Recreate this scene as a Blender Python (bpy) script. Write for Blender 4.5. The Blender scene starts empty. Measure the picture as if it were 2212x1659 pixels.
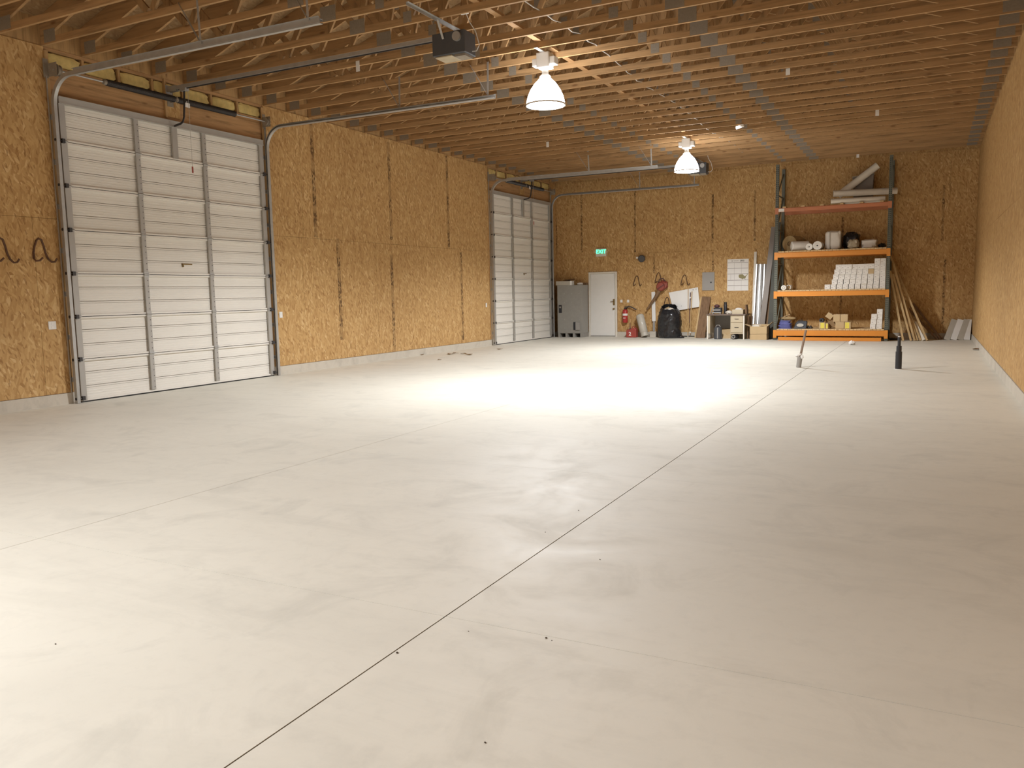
import bpy, bmesh, math, random
from mathutils import Vector, Matrix, noise
random.seed(7)
scn = bpy.context.scene
COL = scn.collection
V = Vector

# ------------------------------------------------------------------ camera
FPX, YAW, PITCH, ROLL = 1750.5, 0.4746, -0.1120, -0.0195
CAM = V((11.1146, -25.0536, 1.4842))
cy, sy, cp, sp = math.cos(YAW), math.sin(YAW), math.cos(PITCH), math.sin(PITCH)
FW = V((-sy*cp, cy*cp, sp)); RT = V((cy, sy, 0)); UP = RT.cross(FW)
cr, sr = math.cos(ROLL), math.sin(ROLL)
RT, UP = cr*RT + sr*UP, -sr*RT + cr*UP
cd = bpy.data.cameras.new('camera'); cam = bpy.data.objects.new('camera', cd); COL.objects.link(cam)
cd.sensor_fit = 'HORIZONTAL'; cd.sensor_width = 36; cd.lens = FPX*36/2212
cd.clip_start = 0.05; cd.clip_end = 200
cam.matrix_world = Matrix(((RT.x, UP.x, -FW.x, CAM.x), (RT.y, UP.y, -FW.y, CAM.y), (RT.z, UP.z, -FW.z, CAM.z), (0, 0, 0, 1)))
scn.camera = cam

# ------------------------------------------------------------------ world, exposure
w = bpy.data.worlds.new('night'); scn.world = w; w.use_nodes = True
w.node_tree.nodes['Background'].inputs[0].default_value = (0.01, 0.012, 0.02, 1)
w.node_tree.nodes['Background'].inputs[1].default_value = 0.2
scn.view_settings.view_transform = 'Standard'; scn.view_settings.look = 'None'
scn.view_settings.gamma = 1; scn.view_settings.use_curve_mapping = False
scn.view_settings.exposure = 0.92
LAMP_W = 640.0          # downward light of each high bay lamp
LAMP_COL = (0.95, 0.975, 1.0)
LAMP_GLOW = 17.0

# ------------------------------------------------------------------ room numbers (metres)
W, L, H, HC = 12.18, 30.48, 5.03, 0.16       # width, length, ceiling height, curb height
D1 = (-17.53, -13.33); D2 = (-4.70, -0.44)     # openings of the two overhead doors in the left wall

# pixel -> point on a plane that the thing touches
def ray(px, py): return FW + RT*((px-1106)/FPX) - UP*((py-829.5)/FPX)
def PY(px, py, y=0.0):
    d = ray(px, py); t = (y-CAM.y)/d.y; return CAM + d*t
def PX_(px, py, x=0.0):
    d = ray(px, py); t = (x-CAM.x)/d.x; return CAM + d*t
def PZ(px, py, z=0.0):
    d = ray(px, py); t = (z-CAM.z)/d.z; return CAM + d*t

# ------------------------------------------------------------------ materials
class NT:
    def __init__(s, name):
        s.m = bpy.data.materials.new(name); s.m.use_nodes = True; s.t = s.m.node_tree
        s.b = s.t.nodes['Principled BSDF']
    def n(s, typ, **kw):
        x = s.t.nodes.new(typ)
        for k, v in kw.items(): setattr(x, k, v)
        return x
    def l(s, a, b): s.t.links.new(a, b)
    def math(s, op, a, b=None, c=None):
        x = s.n('ShaderNodeMath', operation=op)
        for i, v in enumerate((a, b, c)):
            if v is None: continue
            if isinstance(v, (int, float)): x.inputs[i].default_value = v
            else: s.l(v, x.inputs[i])
        return x.outputs[0]
    def mix(s, f, a, b, mode='MIX'):
        x = s.n('ShaderNodeMix', data_type='RGBA', blend_type=mode)
        for i, v in ((0, f), (6, a), (7, b)):
            if isinstance(v, (int, float)): x.inputs[i].default_value = v
            elif isinstance(v, tuple): x.inputs[i].default_value = (*v[:3], 1)
            else: s.l(v, x.inputs[i])
        return x.outputs[2]
    def ramp(s, f, stops, interp='LINEAR'):
        x = s.n('ShaderNodeValToRGB'); x.color_ramp.interpolation = interp
        e = x.color_ramp.elements
        while len(e) < len(stops): e.new(0.5)
        for i, (p, c) in enumerate(stops):
            e[i].position = p
            e[i].color = (c, c, c, 1) if isinstance(c, (int, float)) else (*c[:3], 1)
        s.l(f, x.inputs[0]); return x.outputs[0]
    def comb(s, a, b, c=0.0):
        x = s.n('ShaderNodeCombineXYZ')
        for i, v in enumerate((a, b, c)):
            if isinstance(v, (int, float)): x.inputs[i].default_value = v
            else: s.l(v, x.inputs[i])
        return x.outputs[0]
    def pos(s):
        g = s.n('ShaderNodeNewGeometry'); x = s.n('ShaderNodeSeparateXYZ'); s.l(g.outputs['Position'], x.inputs[0])
        return g.outputs['Position'], x.outputs
    def obj(s):
        g = s.n('ShaderNodeTexCoord'); x = s.n('ShaderNodeSeparateXYZ'); s.l(g.outputs['Object'], x.inputs[0])
        return g.outputs['Object'], x.outputs
    def noise(s, vec, scale, detail=3, rough=0.5, dist=0.0, dim='3D'):
        x = s.n('ShaderNodeTexNoise', noise_dimensions=dim)
        if vec is not None: s.l(vec, x.inputs['Vector'])
        x.inputs['Scale'].default_value = scale; x.inputs['Detail'].default_value = detail
        x.inputs['Roughness'].default_value = rough; x.inputs['Distortion'].default_value = dist
        return x.outputs
    def set(s, rough=None, metal=None, spec=None):
        if rough is not None: s.b.inputs['Roughness'].default_value = rough
        if metal is not None: s.b.inputs['Metallic'].default_value = metal
        if spec is not None: s.b.inputs['Specular IOR Level'].default_value = spec
    def col(s, c): s.l(c, s.b.inputs['Base Color'])
    def bump(s, h, strength=0.2, dist=0.01):
        x = s.n('ShaderNodeBump'); x.inputs['Strength'].default_value = strength; x.inputs['Distance'].default_value = dist
        s.l(h, x.inputs['Height']); s.l(x.outputs[0], s.b.inputs['Normal'])

def plain(name, c, rough=0.6, metal=0.0, var=0.12, scale=6.0, spec=None):
    t = NT(name); p, _ = t.obj()
    f = t.noise(p, scale, 4)[0]
    a = tuple(max(0, v*(1-var)) for v in c); b = tuple(min(1, v*(1+var)) for v in c)
    t.col(t.mix(f, a, b)); t.set(rough, metal, spec); return t.m

def osb(name, iu, iv, ink=False, grey=0.0):
    """oriented strand board: u across the strands, v along them (axis numbers of the position)"""
    t = NT(name); p, xyz = t.pos()
    nz = t.noise(p, 2.2, 2)[1]; s = t.n('ShaderNodeSeparateXYZ'); t.l(nz, s.inputs[0])
    u = t.math('MULTIPLY_ADD', s.outputs[0], 0.10, xyz[iu]); v = t.math('MULTIPLY_ADD', s.outputs[1], 0.10, xyz[iv])
    def layer(ang, su, sv, off):
        c, q = math.cos(ang), math.sin(ang)
        a = t.math('ADD', t.math('MULTIPLY', u, c/su), t.math('MULTIPLY', v, q/su))
        b = t.math('ADD', t.math('MULTIPLY', u, -q/sv), t.math('MULTIPLY', v, c/sv))
        x = t.n('ShaderNodeTexVoronoi', voronoi_dimensions='2D'); x.inputs['Scale'].default_value = 1
        t.l(t.comb(t.math('ADD', a, off), b), x.inputs['Vector'])
        q2 = t.n('ShaderNodeSeparateColor'); t.l(x.outputs['Color'], q2.inputs[0]); return q2.outputs
    l1 = layer(0.14, 0.030, 0.125, 0); l2 = layer(-0.24, 0.026, 0.11, 7.3); l3 = layer(0.75, 0.030, 0.08, 3.1); l4 = layer(0.35, 0.016, 0.06, 11.7)
    st = [(0.0, (0.40, 0.222, 0.082)), (0.12, (0.48, 0.284, 0.112)), (0.5, (0.545, 0.335, 0.138)), (0.88, (0.61, 0.390, 0.168)), (1.0, (0.70, 0.485, 0.24))]
    c1 = t.ramp(l1[0], st); c2 = t.ramp(l2[0], st); c3 = t.ramp(l3[0], st)
    c = t.mix(t.math('GREATER_THAN', l2[1], 0.5), c1, c2)
    c = t.mix(t.math('GREATER_THAN', l3[1], 0.72), c, c3)
    dk = t.math('GREATER_THAN', l4[2], 0.935)
    c = t.mix(t.math('MULTIPLY', dk, 0.55), c, (0.25, 0.12, 0.04))
    big = t.noise(p, 0.7, 3)[0]
    c = t.mix(t.ramp(big, [(0.3, 0.0), (0.75, 0.22)]), c, (0.36, 0.20, 0.075))
    if grey: c = t.mix(grey, c, (0.22, 0.15, 0.095))  # even darkening of the board, used for attic shade on the deck
    if ink:
        x = t.n('ShaderNodeTexVoronoi', voronoi_dimensions='2D', distance='CHEBYCHEV'); x.inputs['Scale'].default_value = 1
        t.l(t.comb(t.math('MULTIPLY', xyz[iu], 1/0.028), t.math('MULTIPLY', xyz[iv], 1/0.045)), x.inputs['Vector'])
        q2 = t.n('ShaderNodeSeparateColor'); t.l(x.outputs['Color'], q2.inputs[0])
        m = t.math('GREATER_THAN', q2.outputs[0], 0.52)
        g = t.noise(t.comb(0.0, t.math('MULTIPLY', xyz[iv], 3.0), xyz[iu]), 1.0, 1)[0]
        m = t.math('MULTIPLY', m, t.ramp(g, [(0.38, 0.25), (0.52, 0.9)]))
        m = t.math('MAXIMUM', m, 0.30)  # even dark band under the print: stain and seam shadow painted into the colour
        c = t.mix(m, c, (0.13, 0.07, 0.03))
    t.col(c); t.set(0.75, 0, 0.25)
    t.bump(l1[0], 0.12, 0.002)
    return t.m

def lumber(name, base, axis, rough=0.7, knots=True):
    t = NT(name); p, xyz = t.obj()
    o = t.n('ShaderNodeObjectInfo')
    k = [10.0, 10.0, 10.0]; k[axis] = 0.7
    vv = t.comb(t.math('MULTIPLY', xyz[0], k[0]), t.math('MULTIPLY', xyz[1], k[1]), t.math('MULTIPLY_ADD', o.outputs['Random'], 40.0, t.math('MULTIPLY', xyz[2], k[2])))
    f = t.noise(vv, 2.0, 5, 0.6)[0]
    d = tuple(v*0.62 for v in base); b = tuple(min(1, v*1.18) for v in base)
    c = t.ramp(f, [(0.3, d), (0.5, base), (0.75, b)])
    c = t.mix(t.math('MULTIPLY', o.outputs['Random'], 0.25), c, tuple(v*0.7 for v in base))
    if knots:
        k2 = [6.0, 6.0, 6.0]; k2[axis] = 2.0
        x = t.n('ShaderNodeTexVoronoi'); x.inputs['Scale'].default_value = 1
        t.l(t.comb(t.math('MULTIPLY', xyz[0], k2[0]), t.math('MULTIPLY', xyz[1], k2[1]), t.math('MULTIPLY_ADD', o.outputs['Random'], 40.0, t.math('MULTIPLY', xyz[2], k2[2]))), x.inputs['Vector'])
        c = t.mix(t.ramp(x.outputs[0], [(0.06, 0.65), (0.16, 0.0)]), c, (0.17, 0.075, 0.03))
    t.col(c); t.set(rough, 0, 0.25); return t.m

def concrete(name, base, dirt=0.25):
    t = NT(name); p, xyz = t.pos()
    a = t.noise(p, 0.35, 5, 0.6, 0.6)[0]; b = t.noise(p, 1.7, 6, 0.65, 0.8)[0]; c = t.noise(p, 9.0, 5, 0.7)[0]
    dk = tuple(v*0.74 for v in base); lt = tuple(min(1, v*1.09) for v in base)
    x = t.mix(t.ramp(a, [(0.35, 0.0), (0.7, 1.0)]), lt, base)
    x = t.mix(t.ramp(b, [(0.52, 0.0), (0.75, dirt*1.8)]), x, dk)
    x = t.mix(t.ramp(c, [(0.5, 0.0), (0.8, dirt*0.7)]), x, tuple(v*0.7 for v in base))
    st = t.noise(t.comb(t.math('MULTIPLY', xyz[0], 0.35), t.math('MULTIPLY', xyz[1], 1.6), xyz[2]), 1.3, 6, 0.7, 0.5)[0]
    x = t.mix(t.ramp(st, [(0.50, 0.0), (0.78, dirt*1.2)]), x, tuple(v*0.72 for v in base))
    t.col(x); t.set(0.5, 0, 0.36)
    t.l(t.ramp(b, [(0.3, 0.50), (0.7, 0.66)]), t.b.inputs['Roughness'])
    t.bump(c, 0.05, 0.004); return t.m

def emit(name, c, s, base=(0.9, 0.9, 0.9)):
    t = NT(name); p, _ = t.obj(); f = t.noise(p, 3.0, 1)[0]
    t.l(t.mix(t.ramp(f, [(0, 0.0), (1, 0.06)]), c, (1, 1, 1)), t.b.inputs['Emission Color'])
    t.b.inputs['Emission Strength'].default_value = s
    t.b.inputs['Base Color'].default_value = (*base, 1); return t.m

MT = {}
MT['osb_left'] = osb('osb_sheet_left', 1, 2); MT['osb_back'] = osb('osb_sheet_back', 0, 2)
MT['osb_left_ink'] = osb('osb_printed_left', 1, 2, True); MT['osb_back_ink'] = osb('osb_printed_back', 0, 2, True)
MT['osb_roof'] = osb('osb_roof_deck_shaded', 0, 1, grey=0.55)  # deck colour darkened to put the attic's dimness between the chords
MT['chord'] = lumber('pine_chord', (0.45, 0.27, 0.125), 0); MT['web'] = lumber('pine_web', (0.40, 0.24, 0.11), 2)
MT['header'] = lumber('header_lumber', (0.48, 0.28, 0.13), 1); MT['stud'] = lumber('stud_lumber', (0.50, 0.31, 0.14), 2)
MT['slat'] = lumber('deck_slat_wood', (0.66, 0.46, 0.24), 1)
MT['plank'] = lumber('plank_wood', (0.60, 0.42, 0.21), 2, knots=False)
MT['brownboard'] = lumber('brown_board', (0.22, 0.13, 0.07), 2, knots=False)
MT['floor'] = concrete('floor_concrete', (0.72, 0.695, 0.61), 0.27); MT['curb'] = concrete('curb_concrete', (0.55, 0.50, 0.42), 0.45)
MT['joint'] = plain('joint_dirt', (0.09, 0.065, 0.045), 0.9)
MT['batt'] = plain('yellow_glass_wool', (0.72, 0.56, 0.22), 0.95, var=0.3, scale=14)
MT['galv'] = plain('galvanised_steel', (0.46, 0.45, 0.43), 0.5, 0.6, 0.15, 12)
MT['plate'] = plain('gusset_plate_steel', (0.29, 0.245, 0.19), 0.6, 0.1, 0.2, 40)
MT['darksteel'] = plain('dark_spring_steel', (0.07, 0.065, 0.065), 0.5, 0.6)
MT['doorskin'] = plain('white_door_skin', (0.80, 0.765, 0.70), 0.42, 0.0, 0.04, 2)
MT['stile'] = plain('grey_door_stile', (0.44, 0.42, 0.39), 0.45, 0.3, 0.1, 5)
MT['rubber'] = plain('black_rubber', (0.02, 0.02, 0.02), 0.7)
MT['black'] = plain('black_plastic', (0.025, 0.025, 0.03), 0.45)
MT['opener'] = plain('opener_housing', (0.07, 0.072, 0.078), 0.5)
MT['white'] = plain('white_paint', (0.80, 0.78, 0.74), 0.45, var=0.04)
MT['cream'] = plain('cream_paint', (0.78, 0.73, 0.64), 0.45, var=0.04)
MT['paper'] = plain('white_paper', (0.84, 0.81, 0.77), 0.8, var=0.04)
MT['greybox'] = plain('grey_enamel', (0.30, 0.285, 0.255), 0.5, 0.0, 0.1, 9)
MT['panelgrey'] = plain('panel_grey', (0.33, 0.31, 0.285), 0.5, 0.0, 0.05, 4)
MT['card'] = plain('cardboard', (0.55, 0.40, 0.22), 0.85, var=0.1); MT['carddark'] = plain('brown_cardboard', (0.30, 0.19, 0.09), 0.85)
MT['yellow'] = plain('yellow_label', (0.80, 0.68, 0.10), 0.6)
MT['red'] = plain('red_enamel', (0.42, 0.035, 0.03), 0.4); MT['redplastic'] = plain('red_plastic', (0.36, 0.06, 0.045), 0.5, var=0.2); MT['blower'] = plain('faded_red_plastic', (0.27, 0.06, 0.04), 0.5, var=0.25)
MT['tank'] = plain('tank_paint', (0.47, 0.43, 0.36), 0.5, var=0.15)
MT['wood_pole'] = plain('pole_wood', (0.55, 0.36, 0.16), 0.6)
MT['bag'] = plain('black_plastic_film', (0.018, 0.018, 0.02), 0.22, var=0.2)
MT['orange'] = plain('orange_rack_beam', (0.72, 0.27, 0.035), 0.45, var=0.1, scale=3)
MT['redorange'] = plain('faded_red_beam', (0.55, 0.20, 0.09), 0.5, var=0.1, scale=3)
MT['rackgreen'] = plain('green_rack_steel', (0.125, 0.130, 0.10), 0.5, 0.0, 0.2)
MT['holes'] = plain('punched_hole', (0.008, 0.008, 0.008), 0.9)
MT['foam'] = plain('white_foam', (0.76, 0.70, 0.60), 0.8, var=0.1); MT['wrap'] = plain('white_wrap', (0.80, 0.76, 0.70), 0.5, var=0.08, scale=9)
MT['burlap'] = plain('tan_wool', (0.42, 0.30, 0.15), 0.95, var=0.3, scale=12); MT['film'] = plain('hazy_film', (0.45, 0.38, 0.27), 0.35, var=0.25)
MT['tarp'] = plain('blue_tarp', (0.13, 0.14, 0.38), 0.55, var=0.25, scale=10); MT['shiny'] = plain('zinc_stud', (0.48, 0.47, 0.45), 0.42, 0.85, 0.15, 3)
MT['taupe'] = plain('taupe_steel', (0.20, 0.17, 0.145), 0.5, 0.2, 0.1, 4); MT['darkgreen'] = plain('dark_green_board', (0.06, 0.06, 0.045), 0.6)
MT['desktop'] = plain('brown_laminate', (0.17, 0.12, 0.09), 0.5); MT['desk'] = plain('tan_desk_steel', (0.55, 0.46, 0.32), 0.5, var=0.05)
MT['brass'] = plain('dull_brass', (0.28, 0.20, 0.09), 0.4, 0.8); MT['conduit'] = plain('rusty_conduit', (0.30, 0.22, 0.17), 0.5, 0.5)
MT['maroon'] = plain('maroon_plastic', (0.09, 0.035, 0.04), 0.5); MT['leaf'] = plain('dry_leaf', (0.20, 0.12, 0.05), 0.9, var=0.4, scale=40)
MT['nylon'] = plain('nylon_cord', (0.45, 0.42, 0.38), 0.7); MT['wire'] = plain('white_cable', (0.62, 0.60, 0.57), 0.5)
MT['hook'] = plain('rusty_hook_rod', (0.12, 0.06, 0.035), 0.6, 0.3, 0.4, 20)
MT['lampglow'] = emit('lamp_glow', (0.97, 0.98, 1.0), LAMP_GLOW); MT['exitgreen'] = emit('exit_green', (0.03, 0.85, 0.30), 1.6, (0.1, 0.5, 0.2))
MT['exitface'] = emit('exit_face_green', (0.06, 0.40, 0.18), 0.22, (0.45, 0.55, 0.42)); MT['bulb'] = emit('bulb_white', (1, 0.97, 0.9), 2.2)
MT['ink'] = plain('black_ink', (0.03, 0.03, 0.03), 0.8); MT['line'] = plain('grey_ink', (0.35, 0.30, 0.28), 0.8); MT['mapink'] = plain('map_olive_ink', (0.30, 0.26, 0.13), 0.8)

# ------------------------------------------------------------------ mesh helpers
class MB:
    def __init__(s): s.v = []; s.f = []
    def add(s, vs, fs):
        o = len(s.v); s.v += [V(x) for x in vs]; s.f += [tuple(i+o for i in q) for q in fs]; return s
    def box(s, x0, x1, y0, y1, z0, z1):
        return s.add([(x, y, z) for z in (z0, z1) for y in (y0, y1) for x in (x0, x1)],
                     [(0, 2, 3, 1), (4, 5, 7, 6), (0, 1, 5, 4), (2, 6, 7, 3), (0, 4, 6, 2), (1, 3, 7, 5)])
    def bar(s, a, b, w, t, ref=(0, 1, 0)):
        a, b = V(a), V(b); d = (b-a).normalized(); r = V(ref); r = (r - d*r.dot(d)).normalized(); n = d.cross(r)
        c = [r*(w/2*i) + n*(t/2*j) for i, j in ((-1, -1), (1, -1), (1, 1), (-1, 1))]
        return s.add([a+q for q in c]+[b+q for q in c], [(3, 2, 1, 0), (4, 5, 6, 7), (0, 1, 5, 4), (1, 2, 6, 5), (2, 3, 7, 6), (3, 0, 4, 7)])
    def cyl(s, a, b, r0, r1=None, n=16):
        r1 = r0 if r1 is None else r1; a, b = V(a), V(b); d = (b-a).normalized()
        e = d.orthogonal().normalized(); g = d.cross(e); vs = []
        for p, r in ((a, r0), (b, r1)):
            vs += [p + (e*math.cos(2*math.pi*i/n) + g*math.sin(2*math.pi*i/n))*r for i in range(n)]
        fs = [(i, (i+1) % n, n+(i+1) % n, n+i) for i in range(n)] + [tuple(range(n))[::-1], tuple(range(n, 2*n))]
        return s.add(vs, fs)
    def ring(s, a, b, ro, ri, n=20):
        a, b = V(a), V(b); d = (b-a).normalized(); e = d.orthogonal().normalized(); g = d.cross(e); vs = []
        for p, r in ((a, ro), (b, ro), (b, ri), (a, ri)):
            vs += [p + (e*math.cos(2*math.pi*i/n) + g*math.sin(2*math.pi*i/n))*r for i in range(n)]
        fs = []
        for k in range(4):
            for i in range(n): fs.append((k*n+i, k*n+(i+1) % n, ((k+1) % 4)*n+(i+1) % n, ((k+1) % 4)*n+i))
        return s.add(vs, fs)
    def tube(s, pts, r, n=8):
        pts = [V(p) for p in pts]; m = len(pts); vs = []; prev = None
        for i, p in enumerate(pts):
            d = (pts[min(i+1, m-1)] - pts[max(i-1, 0)]).normalized()
            e = d.orthogonal().normalized() if prev is None else (prev - d*prev.dot(d)).normalized()
            prev = e; g = d.cross(e)
            vs += [p + (e*math.cos(2*math.pi*k/n) + g*math.sin(2*math.pi*k/n))*r for k in range(n)]
        fs = [(i*n+k, i*n+(k+1) % n, (i+1)*n+(k+1) % n, (i+1)*n+k) for i in range(m-1) for k in range(n)]
        fs += [tuple(range(n))[::-1], tuple(range((m-1)*n, m*n))]
        return s.add(vs, fs)
    def lathe(s, o, prof, n=20, ax=(0, 0, 1)):
        o = V(o); d = V(ax).normalized(); e = d.orthogonal().normalized(); g = d.cross(e); vs = []; m = len(prof)
        for r, z in prof:
            vs += [o + d*z + (e*math.cos(2*math.pi*i/n) + g*math.sin(2*math.pi*i/n))*max(r, 1e-4) for i in range(n)]
        fs = [(k*n+i, k*n+(i+1) % n, (k+1)*n+(i+1) % n, (k+1)*n+i) for k in range(m-1) for i in range(n)]
        fs += [tuple(range(n))[::-1], tuple(range((m-1)*n, m*n))]
        return s.add(vs, fs)
    def prism(s, pts, ext):
        pts = [V(p) for p in pts]; e = V(ext); n = len(pts)
        return s.add(pts+[p+e for p in pts], [tuple(range(n))[::-1], tuple(range(n, 2*n))] + [(i, (i+1) % n, n+(i+1) % n, n+i) for i in range(n)])
    def sweep(s, path, prof, nrm):
        """profile (a, b): a along the in-plane normal, b along nrm"""
        path = [V(p) for p in path]; k = V(nrm); m = len(path); n = len(prof); vs = []
        for i, p in enumerate(path):
            d = (path[min(i+1, m-1)] - path[max(i-1, 0)]).normalized(); a = k.cross(d)
            vs += [p + a*q[0] + k*q[1] for q in prof]
        fs = [(i*n+j, i*n+(j+1) % n, (i+1)*n+(j+1) % n, (i+1)*n+j) for i in range(m-1) for j in range(n)]
        fs += [tuple(range(n))[::-1], tuple(range((m-1)*n, m*n))]
        return s.add(vs, fs)
    def blob(s, c, rx, ry, rz, amp=0.12, freq=3.0, flat=None, nu=20, nv=12, sq=1.0, seed=0.0):
        c = V(c); vs = []
        def pw(x): return math.copysign(abs(x)**sq, x)
        for j in range(nv+1):
            th = math.pi*j/nv
            for i in range(nu):
                ph = 2*math.pi*i/nu
                d = V((pw(math.sin(th))*pw(math.cos(ph)), pw(math.sin(th))*pw(math.sin(ph)), pw(math.cos(th))))
                k = 1 + amp*noise.noise(d*freq + V((seed, seed*1.7, 3.3)))
                q = c + V((d.x*rx*k, d.y*ry*k, d.z*rz*k))
                if flat is not None: q.z = max(q.z, flat)
                vs.append(q)
        fs = [(j*nu+i, (j+1)*nu+i, (j+1)*nu+(i+1) % nu, j*nu+(i+1) % nu) for j in range(nv) for i in range(nu)]
        return s.add(vs, fs)
    def xf(s, m): s.v = [m @ p for p in s.v]; return s
    def mesh(s, name, mat, off=V((0, 0, 0)), smooth=False):
        me = bpy.data.meshes.new(name); me.from_pydata([tuple(p-off) for p in s.v], [], s.f)
        bm = bmesh.new(); bm.from_mesh(me); bmesh.ops.remove_doubles(bm, verts=bm.verts, dist=1e-6)
        bmesh.ops.recalc_face_normals(bm, faces=bm.faces)
        bm.to_mesh(me); bm.free()
        me.materials.append(MT[mat] if isinstance(mat, str) else mat)
        if smooth:
            for q in me.polygons: q.use_smooth = True
            me.set_sharp_from_angle(angle=math.radians(40))
        return me

def wpos(o):
    p = V((0, 0, 0))
    while o is not None: p = p + o.location; o = o.parent
    return p
def link(name, me, parent=None, loc=(0, 0, 0), rot=None):
    o = bpy.data.objects.new(name, me); COL.objects.link(o); o.location = loc
    if rot: o.rotation_euler = rot
    if parent is not None: o.parent = parent
    return o
def part(name, mb, mat, parent, smooth=False, bevel=0.0, label=None):
    """mesh part given in world coordinates; its parent chain carries locations only"""
    o = link(name, mb.mesh(name, mat, wpos(parent), smooth), parent)
    if bevel:
        b = o.modifiers.new('edge', 'BEVEL'); b.width = bevel; b.segments = 2; b.limit_method = 'ANGLE'
    if label: o['label'] = label
    return o
def tag(o, label, cat, group=None):
    o['label'] = label; o['category'] = cat
    if group: o['group'] = group
    return o
def thing(name, label, cat, loc=(0, 0, 0), group=None):
    return tag(link(name, None, None, loc), label, cat, group)
def solo(name, mb, mat, label, cat, group=None, smooth=False, bevel=0.0):
    lo = V((min(p.x for p in mb.v)+max(p.x for p in mb.v), min(p.y for p in mb.v)+max(p.y for p in mb.v), 0))/2
    lo.z = min(p.z for p in mb.v)
    o = link(name, mb.mesh(name, mat, lo, smooth), None, lo)
    if bevel:
        b = o.modifiers.new('edge', 'BEVEL'); b.width = bevel; b.segments = 2; b.limit_method = 'ANGLE'
    return tag(o, label, cat, group)
def struct(name, mb=None, mat=None, loc=(0, 0, 0)):
    o = link(name, mb.mesh(name, mat, V(loc)) if mb else None, None, loc); o['kind'] = 'structure'; return o
def text(name, body, size, mat, parent, pos, rot, extrude=0.002, bold=0.0):
    c = bpy.data.curves.new(name, 'FONT'); c.body = body; c.size = size; c.extrude = extrude; c.offset = bold
    c.align_x = 'CENTER'; c.align_y = 'CENTER'
    t = bpy.data.objects.new(name+'_curve', c); COL.objects.link(t)
    dg = bpy.context.evaluated_depsgraph_get(); me = bpy.data.meshes.new_from_object(t.evaluated_get(dg))
    bpy.data.objects.remove(t); me.materials.clear(); me.materials.append(MT[mat]); me.name = name
    return link(name, me, parent, V(pos)-wpos(parent), rot)
# ================================================================== the setting
L = 36.58
# ---- floor: slabs cut by saw joints
fl = struct('floor', MB().box(-0.2, W+0.2, -L, 0.2, -0.25, -0.0025), 'joint')
xe = [(-0.02, 0), (6.16, 0.0032), (9.17, 0.0068), (W+0.02, 0)]
ye = [(-L, 0), (-30.9, 0.002), (-27.9, 0.002), (-24.95, 0.002), (-21.99, 0.0036), (-18.95, 0.0022), (-15.9, 0.0012), (-9.8, 0.0012), (0.02, 0)]
for i in range(len(xe)-1):
    for j in range(len(ye)-1):
        part('floor_slab', MB().box(xe[i][0]+xe[i][1]/2, xe[i+1][0]-xe[i+1][1]/2, ye[j][0]+ye[j][1]/2, ye[j+1][0]-ye[j+1][1]/2, -0.0025, 0.0), 'floor', fl)

# ---- concrete curbs under the wall sheets
b = MB()
for y0, y1 in ((-L, D1[0]+0.0), (D1[1], D2[0]), (D2[1], 0.0)): b.prism([(-0.2, y0, 0), (0.02, y0, 0), (0.012, y0, HC), (-0.2, y0, HC)], (0, y1-y0, 0))
struct('baseboard_left', b, 'curb')
b = MB().prism([(W+0.2, -L, 0), (W-0.02, -L, 0), (W-0.012, -L, HC), (W+0.2, -L, HC)], (0, L, 0)); struct('baseboard_right', b, 'curb')
bx0, bx1 = PY(1273, 700).x, PY(1333.5, 700).x
b = MB()
for x0, x1 in ((0.0, bx0), (bx1, W)): b.prism([(x0, 0.2, 0), (x0, -0.02, 0), (x0, -0.012, HC), (x0, 0.2, HC)], (x1-x0, 0, 0))
struct('baseboard_back', b, 'curb')

# ---- left wall
T = 0.012; ZS = 2.655; G = 0.002
wl = struct('wall_left', MB().box(-0.2, -T-0.001, -L, D1[0]-0.02, HC, H).box(-0.2, -T-0.001, D1[1]+0.02, D2[0]-0.02, HC, H).box(-0.2, -T-0.001, D2[1]+0.02, 0, HC, H)
            .box(-0.2, -0.14, D1[0]-0.02, D1[1]+0.02, 4.40, H).box(-0.2, -0.14, D2[0]-0.02, D2[1]+0.02, 4.40, H).box(-0.2, -0.02, -L, 0.2, H, 5.42), 'stud')
def sheets(parent, axis, u0, u1, rows, phase, mat, plane, sgn):
    for (z0, z1), ph in zip(rows, phase):
        e = [u0]; k = math.floor((u0-ph)/1.22)+1
        while ph+k*1.22 < u1-0.05:
            if ph+k*1.22 > u0+0.05: e.append(ph+k*1.22)
            k += 1
        e.append(u1)
        for a, c in zip(e[:-1], e[1:]):
            j = random.uniform(0, 0.0025)
            lo, hi = sorted((plane-sgn*T, plane+sgn*j))
            m = MB().box(lo, hi, a+G, c-G, z0+G, z1-G) if axis == 1 else MB().box(a+G, c-G, lo, hi, z0+G, z1-G)
            part('osb_sheet', m, mat, parent)
rows = ((HC+0.004, ZS), (ZS, H-0.002))
sheets(wl, 1, -L, D1[0], rows, (-17.9, -17.2), 'osb_left', 0.0, 1)
sheets(wl, 1, D1[1], D2[0], rows, (-11.22, -12.37), 'osb_left', 0.0, 1)
sheets(wl, 1, D2[1], -0.002, rows, (0, 0), 'osb_left', 0.0, 1)
def print_left(px, y0, y1, wd=0.10):
    a = PX_(px, (y0+y1)/2).y; z0, z1 = PX_(px, y1).z, PX_(px, y0).z
    part('print_shadow_strip', MB().box(0.0012, 0.0032, a-wd/2, a+wd/2, max(z0, HC+0.01), min(z1, H-0.01)), 'osb_left_ink', wl)
for q in ((677, 266, 512), (734, 516, 735), (842, 308, 518), (849, 550, 768), (967, 338, 535), (998, 545, 735)): print_left(*q)
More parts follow.
